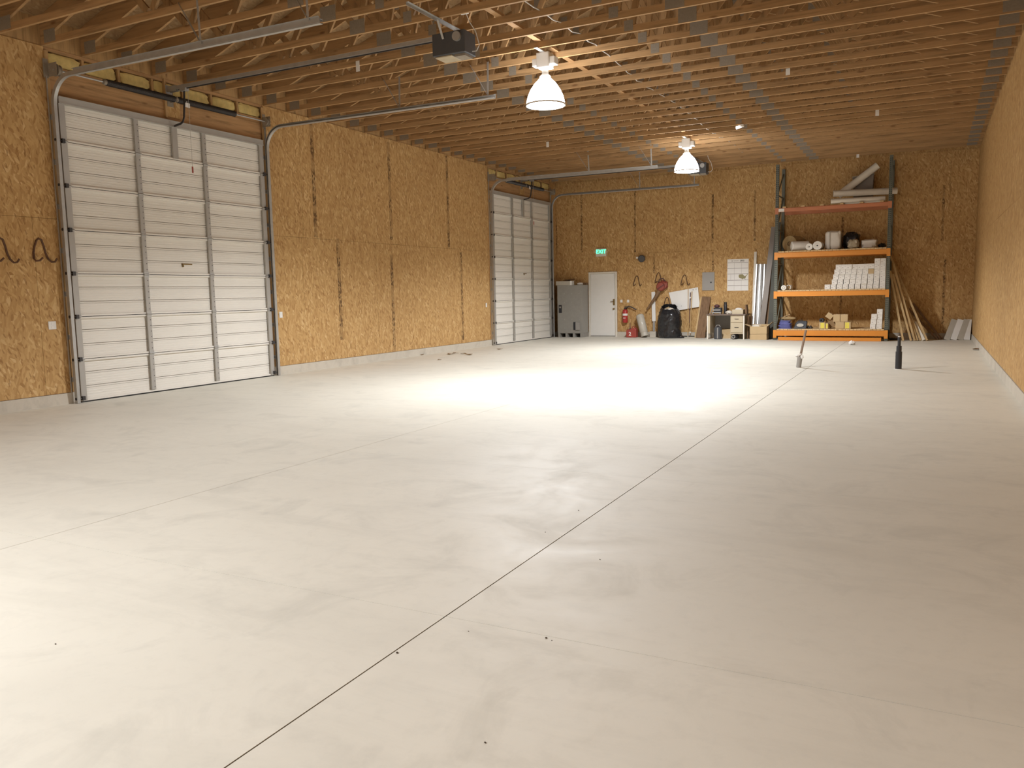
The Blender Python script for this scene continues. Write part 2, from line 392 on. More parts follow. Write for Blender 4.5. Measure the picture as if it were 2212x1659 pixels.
# the framing left open above each overhead door
for y0, y1 in (D1, D2):
    part('header_board', MB().box(-0.135, -0.02, y0-0.02, y1+0.02, 4.40, 4.745), 'header', wl)
    part('top_plate', MB().box(-0.135, -0.01, y0-0.02, y1+0.02, 4.985, 5.027), 'header', wl)
    part('sill_plate', MB().box(-0.135, -0.012, y0-0.02, y1+0.02, 4.747, 4.785), 'header', wl)
    n = 7
    for i in range(n+1):
        yy = y0 + (y1-y0)*i/n
        part('cripple_stud', MB().box(-0.135, -0.012, yy-0.019, yy+0.019, 4.787, 4.983), 'stud', wl)
        if i < n: part('insulation_batt', MB().blob((-0.085, yy+(y1-y0)/n/2, 4.885), 0.06, (y1-y0)/n/2-0.025, 0.093, 0.18, 4, sq=0.45, seed=i), 'batt', wl, True)
    part('side_jamb', MB().box(-0.15, -0.002, y0-0.002, y0+0.14, 0.17, 4.40), 'stud', wl)
    part('side_jamb', MB().box(-0.15, -0.002, y1-0.14, y1+0.002, 0.17, 4.40), 'stud', wl)
    for s, yy in ((1, y0), (-1, y1)): part('jamb_strip', MB().box(0.0, 0.02, min(yy, yy+s*0.05), max(yy, yy+s*0.05), 0.17, 4.98), 'stud', wl)
    for s, yy in ((1, y0), (-1, y1)): part('jamb_foot', MB().box(-0.2, 0.015, min(yy+s*0.001, yy+s*0.14), max(yy+s*0.001, yy+s*0.14), 0, 0.168), 'curb', wl)
    yc = (y0+y1)/2
    part('spring_pad', MB().box(-0.02, 0.018, yc-0.10, yc-0.06, 4.42, 5.02), 'stud', wl)
    part('spring_pad', MB().box(-0.02, 0.012, yc-0.055, yc+0.19, 4.44, 4.74), 'osb_left', wl)

# ---- back wall
wb = struct('wall_back', MB().box(-0.2, bx0-0.01, T+0.001, 0.2, HC, H).box(bx1+0.01, W+0.2, T+0.001, 0.2, HC, H).box(bx0-0.01, bx1+0.01, T+0.001, 0.2, 2.10, H)
            .prism([(-0.2, T+0.002, H), (W+0.2, T+0.002, H), (W+0.2, T+0.002, 5.352), (W/2, T+0.002, 7.448), (-0.2, T+0.002, 5.352)], (0, 0.18, 0)), 'osb_back')
rb = ((ZS, H-0.002),)
sheets(wb, 0, 0.0, W, rb, (0.55,), 'osb_back', 0.0, -1)
rl = ((HC+0.004, ZS),)
sheets(wb, 0, 0.0, bx0-0.004, rl, (0.0,), 'osb_back', 0.0, -1)
sheets(wb, 0, bx1+0.004, W, rl, (3.1,), 'osb_back', 0.0, -1)
part('osb_sheet', MB().box(bx0-0.002, bx1+0.002, 0.0, T, 2.125, ZS-G), 'osb_back', wb)
def print_back(px, y0, y1, wd=0.06):
    p0, p1 = PY(px, y1), PY(px, y0)
    part('print_shadow_strip', MB().box(p0.x-wd/2, p0.x+wd/2, -0.0030, -0.0012, p0.z, p1.z), 'osb_back_ink', wb)
for q in ((1257, 420, 545), (1202, 470, 548), (1372, 405, 545), (1413, 548, 590), (1539, 420, 525), (1540, 545, 585), (1630, 410, 520), (1815, 470, 700), (2035, 400, 520), (2036, 560, 700)): print_back(*q)

# ---- right wall and front wall
wr = struct('wall_right', MB().box(W+T+0.001, W+0.2, -L, 0.2, HC, H).box(W+0.02, W+0.2, -L, 0.2, H, 5.42), 'stud')
sheets(wr, 1, -L, -0.002, rows, (-0.9, -0.3), 'osb_left', W, -1)
struct('wall_front', MB().box(-0.2, W+0.2, -L-0.2, -L, 0, H).prism([(-0.2, -L-0.2, H), (W+0.2, -L-0.2, H), (W+0.2, -L-0.2, 5.352), (W/2, -L-0.2, 7.448), (-0.2, -L-0.2, 5.352)], (0, 0.2, 0)), 'osb_back')

# ---- roof deck
SL = 1/3.0; Z0 = 5.42
ce = struct('ceiling', MB().box(W/2-0.01, W/2+0.01, -L, 0.2, Z0+SL*W/2-0.06, Z0+SL*W/2+0.02), 'chord')
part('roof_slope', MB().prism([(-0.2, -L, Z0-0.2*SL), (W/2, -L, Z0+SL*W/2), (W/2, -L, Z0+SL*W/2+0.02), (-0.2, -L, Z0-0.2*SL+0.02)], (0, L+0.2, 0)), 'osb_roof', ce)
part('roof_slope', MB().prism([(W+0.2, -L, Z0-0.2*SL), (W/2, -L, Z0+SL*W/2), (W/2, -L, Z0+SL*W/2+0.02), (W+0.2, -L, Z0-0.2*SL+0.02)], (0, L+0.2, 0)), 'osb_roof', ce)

# ---- roof trusses
CH = 0.089; TC = 0.12; TH = 0.019
def ztop(x): return Z0 - 0.004 + SL*min(x, W-x) - TC/math.cos(math.atan(SL))    # underside of the top chord
tm = {}
tm['bottom_chord'] = MB().box(0.0, W, -TH, TH, H, H+CH).mesh('bottom_chord', 'chord')
cc = TC/math.cos(math.atan(SL))
tm['top_chord_l'] = MB().prism([(0, -TH, H+CH+0.001), (0, -TH, ztop(0)+cc), (W/2, -TH, ztop(W/2)+cc), (W/2, -TH, ztop(W/2)), (0.10, -TH, H+CH+0.001)], (0, 2*TH, 0)).mesh('top_chord', 'chord')
tm['top_chord_r'] = MB().prism([(W, -TH, H+CH+0.001), (W, -TH, ztop(0)+cc), (W/2+0.001, -TH, ztop(W/2)+cc), (W/2+0.001, -TH, ztop(W/2)), (W-0.10, -TH, H+CH+0.001)], (0, 2*TH, 0)).mesh('top_chord', 'chord')
webs = [(1.5, 2.2), (3.0, 2.2), (3.0, 4.06), (4.5, 4.06), (4.5, 4.88), (6.05, 4.88), (6.13, 7.3), (7.68, 7.3), (7.68, 8.12), (9.18, 8.12), (9.18, 9.98), (10.68, 9.98)]
wm = []
for i, (t_, b_) in enumerate(webs):
    s = 0.045 if t_ > b_ else -0.045
    wm.append(MB().bar((b_+s, 0, H+CH+0.012), (t_-s*0.6, 0, ztop(t_)-0.012), 0.089, 2*TH-0.001, (1, 0, 0)).mesh('web', 'web'))
pm = []
for x, pw, z0, z1 in ((4.06, 0.25, H+0.006, H+0.19), (8.12, 0.25, H+0.006, H+0.19), (4.88, 0.13, H+0.02, H+0.16), (7.3, 0.13, H+0.02, H+0.16), (0.20, 0.24, H+0.02, H+0.19), (W-0.20, 0.24, H+0.02, H+0.19)):
    pm.append(MB().box(x-pw/2, x+pw/2, -TH-0.0018, -TH-0.0002, z0, z1).mesh('gusset_plate', 'plate'))
for i, (t_, pw) in enumerate(((3.0, 0.18), (4.5, 0.14), (6.09, 0.26), (7.68, 0.14), (9.18, 0.18))):
    pm.append(MB().box(t_-pw/2, t_+pw/2, -TH-0.0018, -TH-0.0002, ztop(t_)-0.07, ztop(t_)+0.10).mesh('gusset_plate', 'plate'))
TY = [-0.46-0.61*k for k in range(34)]
for y in TY:
    t = thing('roof_truss', 'pine roof truss with grey gusset plates spanning from wall to wall', 'roof truss', (0, y, 0), 'roof trusses in a row under the deck')
    link('bottom_chord', tm['bottom_chord'], t); link('top_chord', tm['top_chord_l'], t); link('top_chord', tm['top_chord_r'], t)
    for m in wm: link('web', m, t)
    for m in pm: link('gusset_plate', m, t)
for j in range(5):
    solo('bracing_board', MB().box(5.885, 5.975, -0.3-4.1*(j+1)+0.02, -0.3-4.1*j-0.02, H+CH, H+CH+0.038), 'header', 'long pine bracing board laid on the bottom chords along the middle', 'board', 'bracing boards end to end on the chords')
for x, ya, yb in ((6.55, -18.6, -2.0),):
    m = MB(); pts = []; n = 60
    for i in range(n+1):
        y = ya+(yb-ya)*i/n; f = abs(((y+0.46)/0.61) % 1 - 0.5)*2
        pts.append((x+0.05*math.sin(y*1.3), y, H+CH+0.008-0.05*(1-f)))
    solo('electrical_cable', m.tube(pts, 0.008, 6), 'wire', 'white cable strung along above the chords beside the lamps', 'cable')

# ---- overhead doors
DW, DH, NS = 3.98, 4.36, 7; SH = DH/NS
def section_profile():
    p = [(-0.012, 0.003), (0.055, 0.003), (0.055, 0.028), (0.022, 0.032)]
    marks = [SH/3, 2*SH/3]
    pts = []
    k = 0.068
    while k < SH-0.045:
        if all(abs(k-m) > 0.032 for m in marks): pts.append((k, 'r'))
        k += 0.0375
    pts += [(m, 'g') for m in marks]
    for z, typ in sorted(pts):
        if typ == 'r': p += [(0.022, z-0.006), (0.0236, z-0.002), (0.0236, z+0.002), (0.022, z+0.006)]
        else: p += [(0.022, z-0.017), (0.000, z-0.017), (0.000, z-0.013), (0.026, z-0.013), (0.026, z+0.010), (-0.008, z+0.010), (-0.008, z+0.0175), (0.022, z+0.0175)]
    p += [(0.022, SH-0.036), (0.055, SH-0.032), (0.055, SH-0.006), (-0.012, SH-0.006)]
    return p
sec = MB().prism([(x, 0, z) for x, z in section_profile()], (0, DW, 0)).mesh('section', 'doorskin')
stl = MB().box(0.040, 0.066, -0.038, 0.038, 0.034, SH-0.034).mesh('stile', 'stile')
stle = MB().box(0.040, 0.072, -0.045, 0.045, 0.002, SH-0.006).mesh('stile', 'stile')
rivets = MB()
for k in range(6): rivets.cyl((0.066, 0.018, 0.08+k*0.09), (0.068, 0.018, 0.08+k*0.09), 0.007, n=8)
riv = rivets.mesh('rivet_row', 'darksteel')
hin = MB().box(0.056, 0.070, -0.042, 0.042, -0.045, 0.045).cyl((0.078, -0.048, 0), (0.078, 0.048, 0), 0.012, n=10).mesh('hinge', 'galv')
rol = MB().cyl((0.095, -0.115, 0), (0.095, 0.03, 0), 0.006, n=8).cyl((0.095, -0.105, 0), (0.095, -0.09, 0), 0.022, n=14).box(0.070, 0.110, -0.005, 0.040, -0.03, 0.03).mesh('roller', 'darksteel')
rolr = MB().cyl((0.095, 0.115, 0), (0.095, -0.03, 0), 0.006, n=8).cyl((0.095, 0.105, 0), (0.095, 0.09, 0), 0.022, n=14).box(0.070, 0.110, -0.040, 0.005, -0.03, 0.03).mesh('roller', 'darksteel')
strut = MB().box(0.057, 0.085, 0.0, DW, 0.0, 0.10).box(0.085, 0.092, 0.0, DW, 0.085, 0.10).box(0.085, 0.092, 0.0, DW, 0.0, 0.015).mesh('top_strut', 'stile')
ops = MB().box(0.040, 0.075, -0.05, 0.05, 0.02, SH-0.10).mesh('opener_stile', 'stile')
seal = MB().box(0.010, 0.060, 0.0, DW, -0.014, -0.001).mesh('bottom_seal', 'rubber')
for di, y0 in enumerate((D1[0]+0.11, D2[0]+0.14)):
    d = struct('door_%d' % (di+1), None, None, (0, y0, 0.016))
    for k in range(NS):
        link('section', sec, d, (0, 0, k*SH))
        for s in (1.27, 2.60):
            link('rivet_row', riv, link('stile', stl, d, (0, s, k*SH)))
        for s in (0.046, DW-0.046): link('stile', stle, d, (0, s, k*SH))
        if k:
            for s in (0.046, 1.27, 2.60, DW-0.046): link('hinge', hin, d, (0, s, k*SH))
        link('roller', rol, d, (0, 0.0, k*SH+(0.05 if k == 0 else 0.0))); link('roller', rolr, d, (0, DW, k*SH+(0.05 if k == 0 else 0.0)))
    link('top_strut', strut, d, (0, 0, DH-0.104)); link('opener_stile', ops, d, (0, DW/2, (NS-1)*SH)); link('bottom_seal', seal, d)
    link('lift_handle', MB().box(0.024, 0.030, -0.11, 0.11, -0.012, 0.012).box(0.030, 0.050, -0.10, -0.08, -0.05, 0.006).mesh('lift_handle', 'brass'), d, (0, DW/2+0.12, 3*SH-0.13+SH/2))
    lab = ('overhead door by the exit sign', 'overhead door beside the rusty hooks')[di == 0]
    # tracks
    for side, s in (('left', -1), ('right', 1)):
        ty = y0-0.075 if s < 0 else y0+DW+0.075
        t = thing('door_track', 'steel track of the %s, side %s the back wall' % (lab, 'away from' if s < 0 else 'towards'), 'door track', (0.1, ty, 0.0))
        pr = [(-0.028, 0.027*s), (0.028, 0.027*s), (0.028, -0.022*s), (0.020, -0.027*s), (0.010, -0.027*s), (0.010, -0.024*s), (0.019, -0.022*s), (0.0245, 0.0*s), (0.0245, 0.0235*s), (-0.0245, 0.0235*s), (-0.0245, 0.0*s), (-0.019, -0.022*s), (-0.010, -0.024*s), (-0.010, -0.027*s), (-0.020, -0.027*s), (-0.028, -0.022*s)]
        R_ = 0.38; zc = 4.60-R_
        path = [(0.095, ty, 0.004), (0.095, ty, 2.0), (0.095, ty, zc)]
        part('vertical_rail', MB().sweep(path, pr, (0, 1, 0)), 'galv', t)
        part('curved_rail', MB().sweep([(0.095+R_-R_*math.cos(a*math.pi/24), ty, zc+R_*math.sin(a*math.pi/24)) for a in range(13)], pr, (0, 1, 0)), 'galv', t)
        part('horizontal_rail', MB().sweep([(0.095+R_, ty, 4.60), (4.9, ty, 4.575)], pr, (0, 1, 0)), 'galv', t)
        part('stiffener', MB().bar((0.6, ty+s*0.032, 4.612), (4.9, ty+s*0.032, 4.588), 0.005, 0.062, (0, 1, 0)).bar((0.6, ty+s*0.048, 4.643), (4.9, ty+s*0.048, 4.619), 0.03, 0.003, (0, 1, 0)), 'galv', t)
        for k in range(7):
            zz = 0.35+k*0.62
            part('jamb_bracket', MB().box(0.02, 0.095, ty+s*0.0285-0.0015, ty+s*0.0285+0.0015, zz-0.03, zz+0.03).box(0.0205, 0.024, min(ty+s*0.027, ty-s*0.03), max(ty+s*0.027, ty-s*0.03), zz-0.035, zz+0.035), 'galv', t)
        part('wall_angle', MB().box(0.0205, 0.024, ty-0.05 if s < 0 else ty+0.03, ty-0.03 if s < 0 else ty+0.05, 0.17, 4.62).box(0.024, 0.045, ty+s*0.048-0.0015, ty+s*0.048+0.0015, 0.17, 4.62), 'galv', t)
        for hx in (3.05, 4.75):
            yy = min(TY, key=lambda q: abs(q-ty))-0.0215
            part('hanger', MB().bar((hx, ty+s*0.05, 4.60), (hx, yy, H+0.11), 0.032, 0.004, (1, 0, 0)), 'galv', t)
            part('hanger', MB().bar((hx-0.01, ty+s*0.055, 4.63), (hx-0.32, yy, H+0.10), 0.028, 0.004, (0, 1, 0)), 'galv', t)
    # torsion shaft
    t = thing('torsion_shaft', 'torsion spring shaft mounted above the %s' % lab, 'spring shaft', (0.15, y0+DW/2, 4.70))
    yl, yr = y0-0.09, y0+DW+0.09
    part('shaft', MB().cyl((0.15, yl, 4.70), (0.15, yr, 4.70), 0.0135, n=12), 'galv', t)
    for a, c in ((y0+0.73, y0+DW/2-0.03), (y0+DW/2+0.03, y0+DW-0.72)):
        n = int((c-a)/0.0168); prof = []
        for i in range(n): prof += [(0.043, i*(c-a)/n), (0.050, (i+0.5)*(c-a)/n)]
        part('spring', MB().lathe((0.15, a, 4.70), prof+[(0.043, c-a)], 14, (0, 1, 0)), 'darksteel', t)
        part('spring_cone', MB().lathe((0.15, a-0.05, 4.70), [(0.02, 0), (0.038, 0.01), (0.040, 0.055)], 14, (0, 1, 0)), 'plate', t)
    for yy, s in ((yl+0.03, 1), (yr-0.03, -1)):
        part('cable_drum', MB().lathe((0.15, yy, 4.70), [(0.03, 0), (0.085, 0.004), (0.085, 0.012), (0.062, 0.018), (0.066, 0.05), (0.075, 0.056), (0.075, 0.062), (0.03, 0.066)], 24, (0, s, 0)), 'plate', t, True)
        part('bearing_plate', MB().box(0.02, 0.21, yy-s*0.016-0.002, yy-s*0.016+0.002, 4.62, 4.80).box(0.0205, 0.024, min(yy-s*0.016, yy-s*0.09), max(yy-s*0.016, yy-s*0.09), 4.60, 4.86), 'plate', t)
    part('center_bracket', MB().box(0.0185, 0.0225, y0+DW/2-0.06, y0+DW/2+0.06, 4.60, 4.84).box(0.0225, 0.19, y0+DW/2-0.003, y0+DW/2+0.003, 4.66, 4.74), 'plate', t)
    part('warning_tag', MB().box(0.215, 0.2165, y0+DW/2+0.12, y0+DW/2+0.22, 4.60, 4.67).box(0.20, 0.2155, y0+DW/2+0.165, y0+DW/2+0.17, 4.655, 4.70), 'paper', t)
    # opener
    yc = y0+DW/2-0.02
    t = thing('door_opener', 'black opener box and rail for the %s' % lab, 'door opener', (5.4, yc, 4.58))
    hs = part('motor_housing', MB().box(5.17, 5.66, yc-0.15, yc+0.15, 4.60, 4.885), 'opener', t, bevel=0.012)
    part('light_cover', MB().box(5.20, 5.46, yc-0.13, yc+0.13, 4.578, 4.600), 'film', hs, bevel=0.008)
    part('side_cover', MB().box(5.48, 5.64, yc-0.10, yc+0.10, 4.570, 4.600), 'plate', hs)
    part('motor_cap', MB().cyl((5.56, yc-0.15, 4.80), (5.56, yc-0.19, 4.80), 0.06, n=20), 'galv', hs, True)
    part('rail', MB().box(0.20, 5.20, yc-0.030, yc-0.022, 4.845, 4.895).box(0.20, 5.20, yc+0.022, yc+0.030, 4.845, 4.895).box(0.20, 5.20, yc-0.030, yc+0.030, 4.895, 4.900), 'galv', t)
    part('chain', MB().box(0.25, 5.18, yc-0.006, yc+0.006, 4.830, 4.842), 'darksteel', t)
    part('header_bracket', MB().box(0.024, 0.22, yc-0.035, yc-0.031, 4.82, 4.91).box(0.024, 0.22, yc+0.031, yc+0.035, 4.82, 4.91).box(0.019, 0.024, yc-0.06, yc+0.06, 4.80, 4.93), 'galv', t)
    part('trolley', MB().box(0.31, 0.44, yc-0.04, yc+0.04, 4.80, 4.845), 'galv', t)
    part('door_arm', MB().sweep([(0.375, yc, 4.82), (0.36, yc, 4.60), (0.335, yc, 4.40), (0.305, yc, 4.335), (0.25, yc, 4.305), (0.10, yc, 4.285)], [(-0.016, -0.006), (0.016, -0.006), (0.016, 0.006), (-0.016, 0.006)], (0, 1, 0)), 'darksteel', t)
    part('release_cord', MB().cyl((0.40, yc+0.05, 4.80), (0.40, yc+0.05, 3.62), 0.003, n=6), 'nylon', t)
    part('release_handle', MB().cyl((0.40, yc+0.05, 3.62), (0.40, yc+0.05, 3.52), 0.012, n=8), 'redplastic', t)
    ty3 = sorted(TY, key=lambda q: abs(q-yc))[:3]
    part('hanging_angle', MB().box(5.33, 5.37, min(ty3)-0.10, max(ty3)+0.10, H-0.005, H-0.001).box(5.33, 5.334, min(ty3)-0.10, max(ty3)+0.10, H-0.04, H-0.005), 'galv', t)
    for s in (-1, 1): part('hanging_strap', MB().bar((5.345, yc+s*0.152, 4.80), (5.345, yc+s*0.28, H-0.02), 0.032, 0.004, (1, 0, 0)), 'galv', t)
    rx = thing('ceiling_outlet', 'small white outlet box feeding the opener of the %s' % lab, 'outlet', (5.70, yc, 4.96))
    yq = max(q for q in TY if q < yc-0.05)
    part('outlet_body', MB().box(5.65, 5.76, yq+0.021, yq+0.08, 5.04, 5.13), 'white', rx, bevel=0.006)
    part('power_cord', MB().tube([(5.705, yq+0.082, 5.08), (5.72, yq+0.15, 4.97), (5.78, yq+0.20, 4.86), (5.80, yc, 4.70), (5.74, yc+0.03, 4.64), (5.665, yc+0.05, 4.65)], 0.006, 6), 'wire', rx, True)

# ---- hanging high bay lamps
for i, ly in enumerate((-5.62, -13.62, -25.4, -33.4)):
    lx = 5.9
    lb = ('glowing high bay lamp hung nearest the back wall with the exit sign', 'glowing high bay lamp hung beside the black opener box', 'high bay lamp hung over the front half of the floor', 'high bay lamp hung by the front wall')[i]
    t = thing('high_bay_lamp', lb, 'lamp', (lx, ly, 4.24), 'high bay lamps along the middle')
    part('ballast_box', MB().box(lx-0.10, lx+0.10, ly-0.10, ly+0.10, 4.80, 5.02), 'white', t, bevel=0.01)
    for s in (-1, 1): part('side_box', MB().box(min(lx+s*0.102, lx+s*0.185), max(lx+s*0.102, lx+s*0.185), ly-0.07, ly+0.07, 4.84, 4.95), 'white', t, bevel=0.008)
    part('mount', MB().box(lx-0.03, lx+0.03, ly-0.33, ly+0.33, 5.021, 5.029), 'galv', t)
    part('neck', MB().lathe((lx, ly, 4.64), [(0.09, 0.0), (0.085, 0.05), (0.05, 0.08), (0.05, 0.16)], 20), 'white', t, True)
    part('bell', MB().lathe((lx, ly, 4.27), [(0.290, 0.0), (0.285, 0.05), (0.265, 0.13), (0.225, 0.22), (0.165, 0.31), (0.10, 0.375), (0.02, 0.38)], 28), 'lampglow', t, True)
    part('rim', MB().ring((lx, ly, 4.262), (lx, ly, 4.285), 0.300, 0.286, 28), 'white', t, True)
    ld = bpy.data.lights.new('high_bay_light', 'SPOT'); ld.spot_size = math.radians(156); ld.spot_blend = 0.45; ld.shadow_soft_size = 0.20; ld.energy = LAMP_W; ld.color = LAMP_COL
    lo = bpy.data.objects.new('high_bay_light', ld); COL.objects.link(lo); lo.location = (0, 0, -0.20); lo.parent = t
# ================================================================== fittings on the walls
# ---- walk-through door in the back wall
d3 = struct('door_3', None, None, (PY(1303, 724).x, 0, 0))
fx0, fx1 = bx0, bx1; fz = PY(1303, 587.5).z
part('door_frame', MB().box(fx0, fx0+0.055, -0.035, 0.12, 0, fz).box(fx1-0.055, fx1, -0.035, 0.12, 0, fz).box(fx0+0.055, fx1-0.055, -0.035, 0.12, fz-0.055, fz), 'cream', d3, bevel=0.004)
lf = part('door_leaf', MB().box(fx0+0.059, fx1-0.059, 0.0, 0.045, 0.035, fz-0.059), 'white', d3, bevel=0.003)
part('threshold', MB().box(fx0+0.055, fx1-0.055, -0.05, 0.12, 0.0, 0.03), 'galv', d3)
hx = fx1-0.115
part('handle_plate', MB().box(hx-0.03, hx+0.03, -0.010, 0.0, 1.02, 1.22), 'brass', lf, bevel=0.003)
part('lever', MB().cyl((hx, -0.010, 1.14), (hx, -0.055, 1.14), 0.012, n=10).cyl((hx+0.01, -0.05, 1.14), (hx-0.10, -0.05, 1.14), 0.010, n=10), 'brass', lf, True)
part('deadbolt', MB().cyl((hx, 0.0, 0.90), (hx, -0.04, 0.90), 0.030, n=16), 'brass', lf, True)
part('backing', MB().box(fx0, fx1, 0.13, 0.2, 0, fz), 'stud', d3)

# ---- exit sign
a, c = PY(1288, 537.5), PY(1310.5, 553.5); ex, ez = (a.x+c.x)/2, (a.z+c.z)/2; hw, hh = (c.x-a.x)/2, (a.z-c.z)/2
t = thing('exit_sign', 'lit green exit sign in a white case above the white door', 'exit sign', (ex, -0.04, c.z))
part('case', MB().box(ex-hw, ex+hw, -0.06, -0.003, ez-hh, ez+hh), 'cream', t, bevel=0.006)
part('green_face', MB().box(ex-hw*0.60, ex+hw*0.68, -0.0625, -0.060, ez-hh*0.42, ez+hh*0.80), 'exitface', t)
text('exit_letters', 'EXIT', 0.17, 'exitgreen', t, (ex+hw*0.04, -0.0635, ez+hh*0.18), (math.pi/2, 0, 0), 0.001, 0.004)
for s in (-1, 1): part('side_knob', MB().cyl((ex+s*hw, -0.03, ez), (ex+s*(hw+0.035), -0.03, ez+0.01), 0.012, n=8).cyl((ex+s*(hw+0.03), -0.03, ez+0.01), (ex+s*(hw+0.05), -0.05, ez+0.03), 0.008, n=8), 'cream', t)

# ---- dark wall lamp
p = PY(1382, 557, -0.1)
t = thing('wall_lamp', 'dark dome wall lamp with a small white bulb between exit sign and breaker panel', 'wall lamp', (p.x, 0, p.z-0.1))
part('wall_plate', MB().cyl((p.x+0.04, -0.003, p.z-0.02), (p.x+0.04, -0.03, p.z-0.02), 0.06, n=20), 'darksteel', t, True)
part('dome', MB().lathe((p.x+0.04, -0.03, p.z-0.01), [(0.05, 0), (0.10, 0.03), (0.115, 0.07), (0.10, 0.085)], 20, (0.25, -1, -0.25)), 'darksteel', t, True)
part('bulb', MB().blob((p.x-0.075, -0.14, p.z+0.01), 0.035, 0.035, 0.035, 0, nu=12, nv=8), 'paper', t, True)
part('bulb_arm', MB().tube([(p.x-0.06, -0.095, p.z), (p.x, -0.06, p.z-0.005), (p.x+0.03, -0.025, p.z-0.02)], 0.012, 8), 'darksteel', t, True)

# ---- bent rod hooks
def hook(c, along, out, sc, label, group):
    """c: middle of the hook on the wall; along: unit vector along the wall; out: off the wall"""
    c, A, O = V(c), V(along), V(out); r = 0.0135*sc; O = O*0.5
    def q(u, z, o): return c + A*(u*sc) + V((0, 0, z*sc*1.15)) + O*o
    pts = [(-0.02, -0.09, 0.17), (-0.06, -0.125, 0.15), (-0.105, -0.13, 0.11), (-0.115, -0.10, 0.05), (-0.10, -0.03, 0.014), (-0.075, 0.05, 0.012), (-0.045, 0.115, 0.012), (-0.01, 0.145, 0.012), (0.03, 0.13, 0.012), (0.055, 0.06, 0.012), (0.075, -0.03, 0.014), (0.095, -0.10, 0.05), (0.125, -0.14, 0.11), (0.16, -0.135, 0.15), (0.185, -0.095, 0.17)]
    m = MB().tube([q(*x) for x in pts], r, 7)
    return solo('tool_hook', m, 'hook', label, 'hook', group, True)
for px, py, lb in ((86, 541, 'bent rusty rod hook on the OSB beside the white double outlet'), (2, 541, 'bent rusty rod hook next along from the one beside the double outlet')):
    p = PX_(px, py); hook((0.002, p.y, p.z), (0, 1, 0), (1, 0, 0), 1.0, lb, 'tool hooks on the side wall')
for px, py, lb in ((1376, 607, 'empty bent rod hook under the dark wall lamp'), (1423, 600, 'bent rod hook holding the red leaf blower'), (1479, 605, 'empty bent rod hook above the tilted white panel'), (1441.5, 653, 'low bent rod hook just above the black trash bag')):
    p = PY(px, py); hook((p.x, -0.003, p.z), (1, 0, 0), (0, -1, 0), 0.95, lb, 'tool hooks on the back wall')

# ---- outlets and switches
def outlet(p, axis, label, w_=0.115, h_=0.115):
    t = thing('wall_outlet', label, 'outlet', p, 'wall outlets')
    if axis == 0:
        part('cover_plate', MB().box(p.x+0.003, p.x+0.014, p.y-w_/2, p.y+w_/2, p.z-h_/2, p.z+h_/2), 'white', t, bevel=0.004)
        for s in (-1, 1): part('socket', MB().cyl((p.x+0.014, p.y+s*0.0, p.z+s*0.026), (p.x+0.017, p.y, p.z+s*0.026), 0.020, n=12), 'paper', t)
    else:
        part('cover_plate', MB().box(p.x-w_/2, p.x+w_/2, p.y-0.014, p.y-0.003, p.z-h_/2, p.z+h_/2), 'white', t, bevel=0.004)
        for s in (-1, 1): part('socket', MB().cyl((p.x, p.y-0.014, p.z+s*0.026), (p.x, p.y-0.017, p.z+s*0.026), 0.018, n=12), 'paper', t)
outlet(PX_(112, 703), 0, 'white double outlet below the rusty hooks'); outlet(PX_(606, 680), 0, 'white outlet on the OSB right beside the wide door', 0.085, 0.115); outlet(PX_(1050, 659), 0, 'white outlet on the OSB right before the far door', 0.075, 0.115)
for px, lb in ((1342.5, 'pale outlet beside the white walk door'), (1357, 'pale outlet above the fire extinguisher')): outlet(PY(px, 650.5), 1, lb, 0.075, 0.09)

# ---- breaker panel and calendar
a, c = PY(1517.5, 588.5), PY(1543.5, 627)
t = thing('breaker_panel', 'flat grey electrical panel cover on the back wall above the desk', 'breaker panel', ((a.x+c.x)/2, -0.02, c.z))
part('panel_cover', MB().box(a.x, c.x, -0.035, -0.003, c.z, a.z), 'panelgrey', t, bevel=0.004)
part('panel_door', MB().box(a.x+0.04, c.x-0.04, -0.041, -0.0355, c.z+0.05, a.z-0.05), 'panelgrey', t, bevel=0.002)
part('latch', MB().box(c.x-0.12, c.x-0.08, -0.052, -0.041, (a.z+c.z)/2-0.055, (a.z+c.z)/2-0.015), 'black', t)
a, c = PY(1571.5, 560.5), PY(1616.5, 627.5); cw, chh = c.x-a.x, a.z-c.z
t = thing('wall_calendar', 'large white year planner calendar pinned to the back wall', 'calendar', ((a.x+c.x)/2, -0.01, c.z))
part('sheet', MB().box(a.x, c.x, -0.009, -0.004, c.z, a.z), 'paper', t)
ys = [0.0, 0.11, 0.29, 0.465, 0.665, 0.84, 1.0]
ln = MB()
for k in ys[1:-1]: ln.box(a.x+0.01, c.x-0.01, -0.0102, -0.0091, a.z-chh*k-0.007, a.z-chh*k+0.007)
for q in (1, 2):
    for k0, k1 in ((0.11, 0.29), (0.29, 0.465), (0.665, 0.84), (0.84, 0.985)): ln.box(a.x+cw*q/3-0.002, a.x+cw*q/3+0.002, -0.0101, -0.0091, a.z-chh*k1, a.z-chh*k0)
for q in (0.17, 0.34): ln.box(a.x+cw*q-0.002, a.x+cw*q+0.002, -0.0101, -0.0091, a.z-chh*0.655, a.z-chh*0.48)
part('grid_lines', ln, 'line', t)
mp = [(0.555, 0.49), (0.66, 0.485), (0.74, 0.485), (0.79, 0.53), (0.84, 0.545), (0.90, 0.51), (0.965, 0.468), (0.985, 0.470), (0.92, 0.525), (0.875, 0.565), (0.87, 0.595), (0.84, 0.615), (0.865, 0.645), (0.85, 0.650), (0.815, 0.618), (0.76, 0.622), (0.72, 0.640), (0.68, 0.620), (0.61, 0.610), (0.555, 0.585), (0.54, 0.54)]
part('map_print', MB().prism([(a.x+cw*u, -0.0091, a.z-chh*v) for u, v in mp], (0, -0.001, 0)), 'mapink', t)
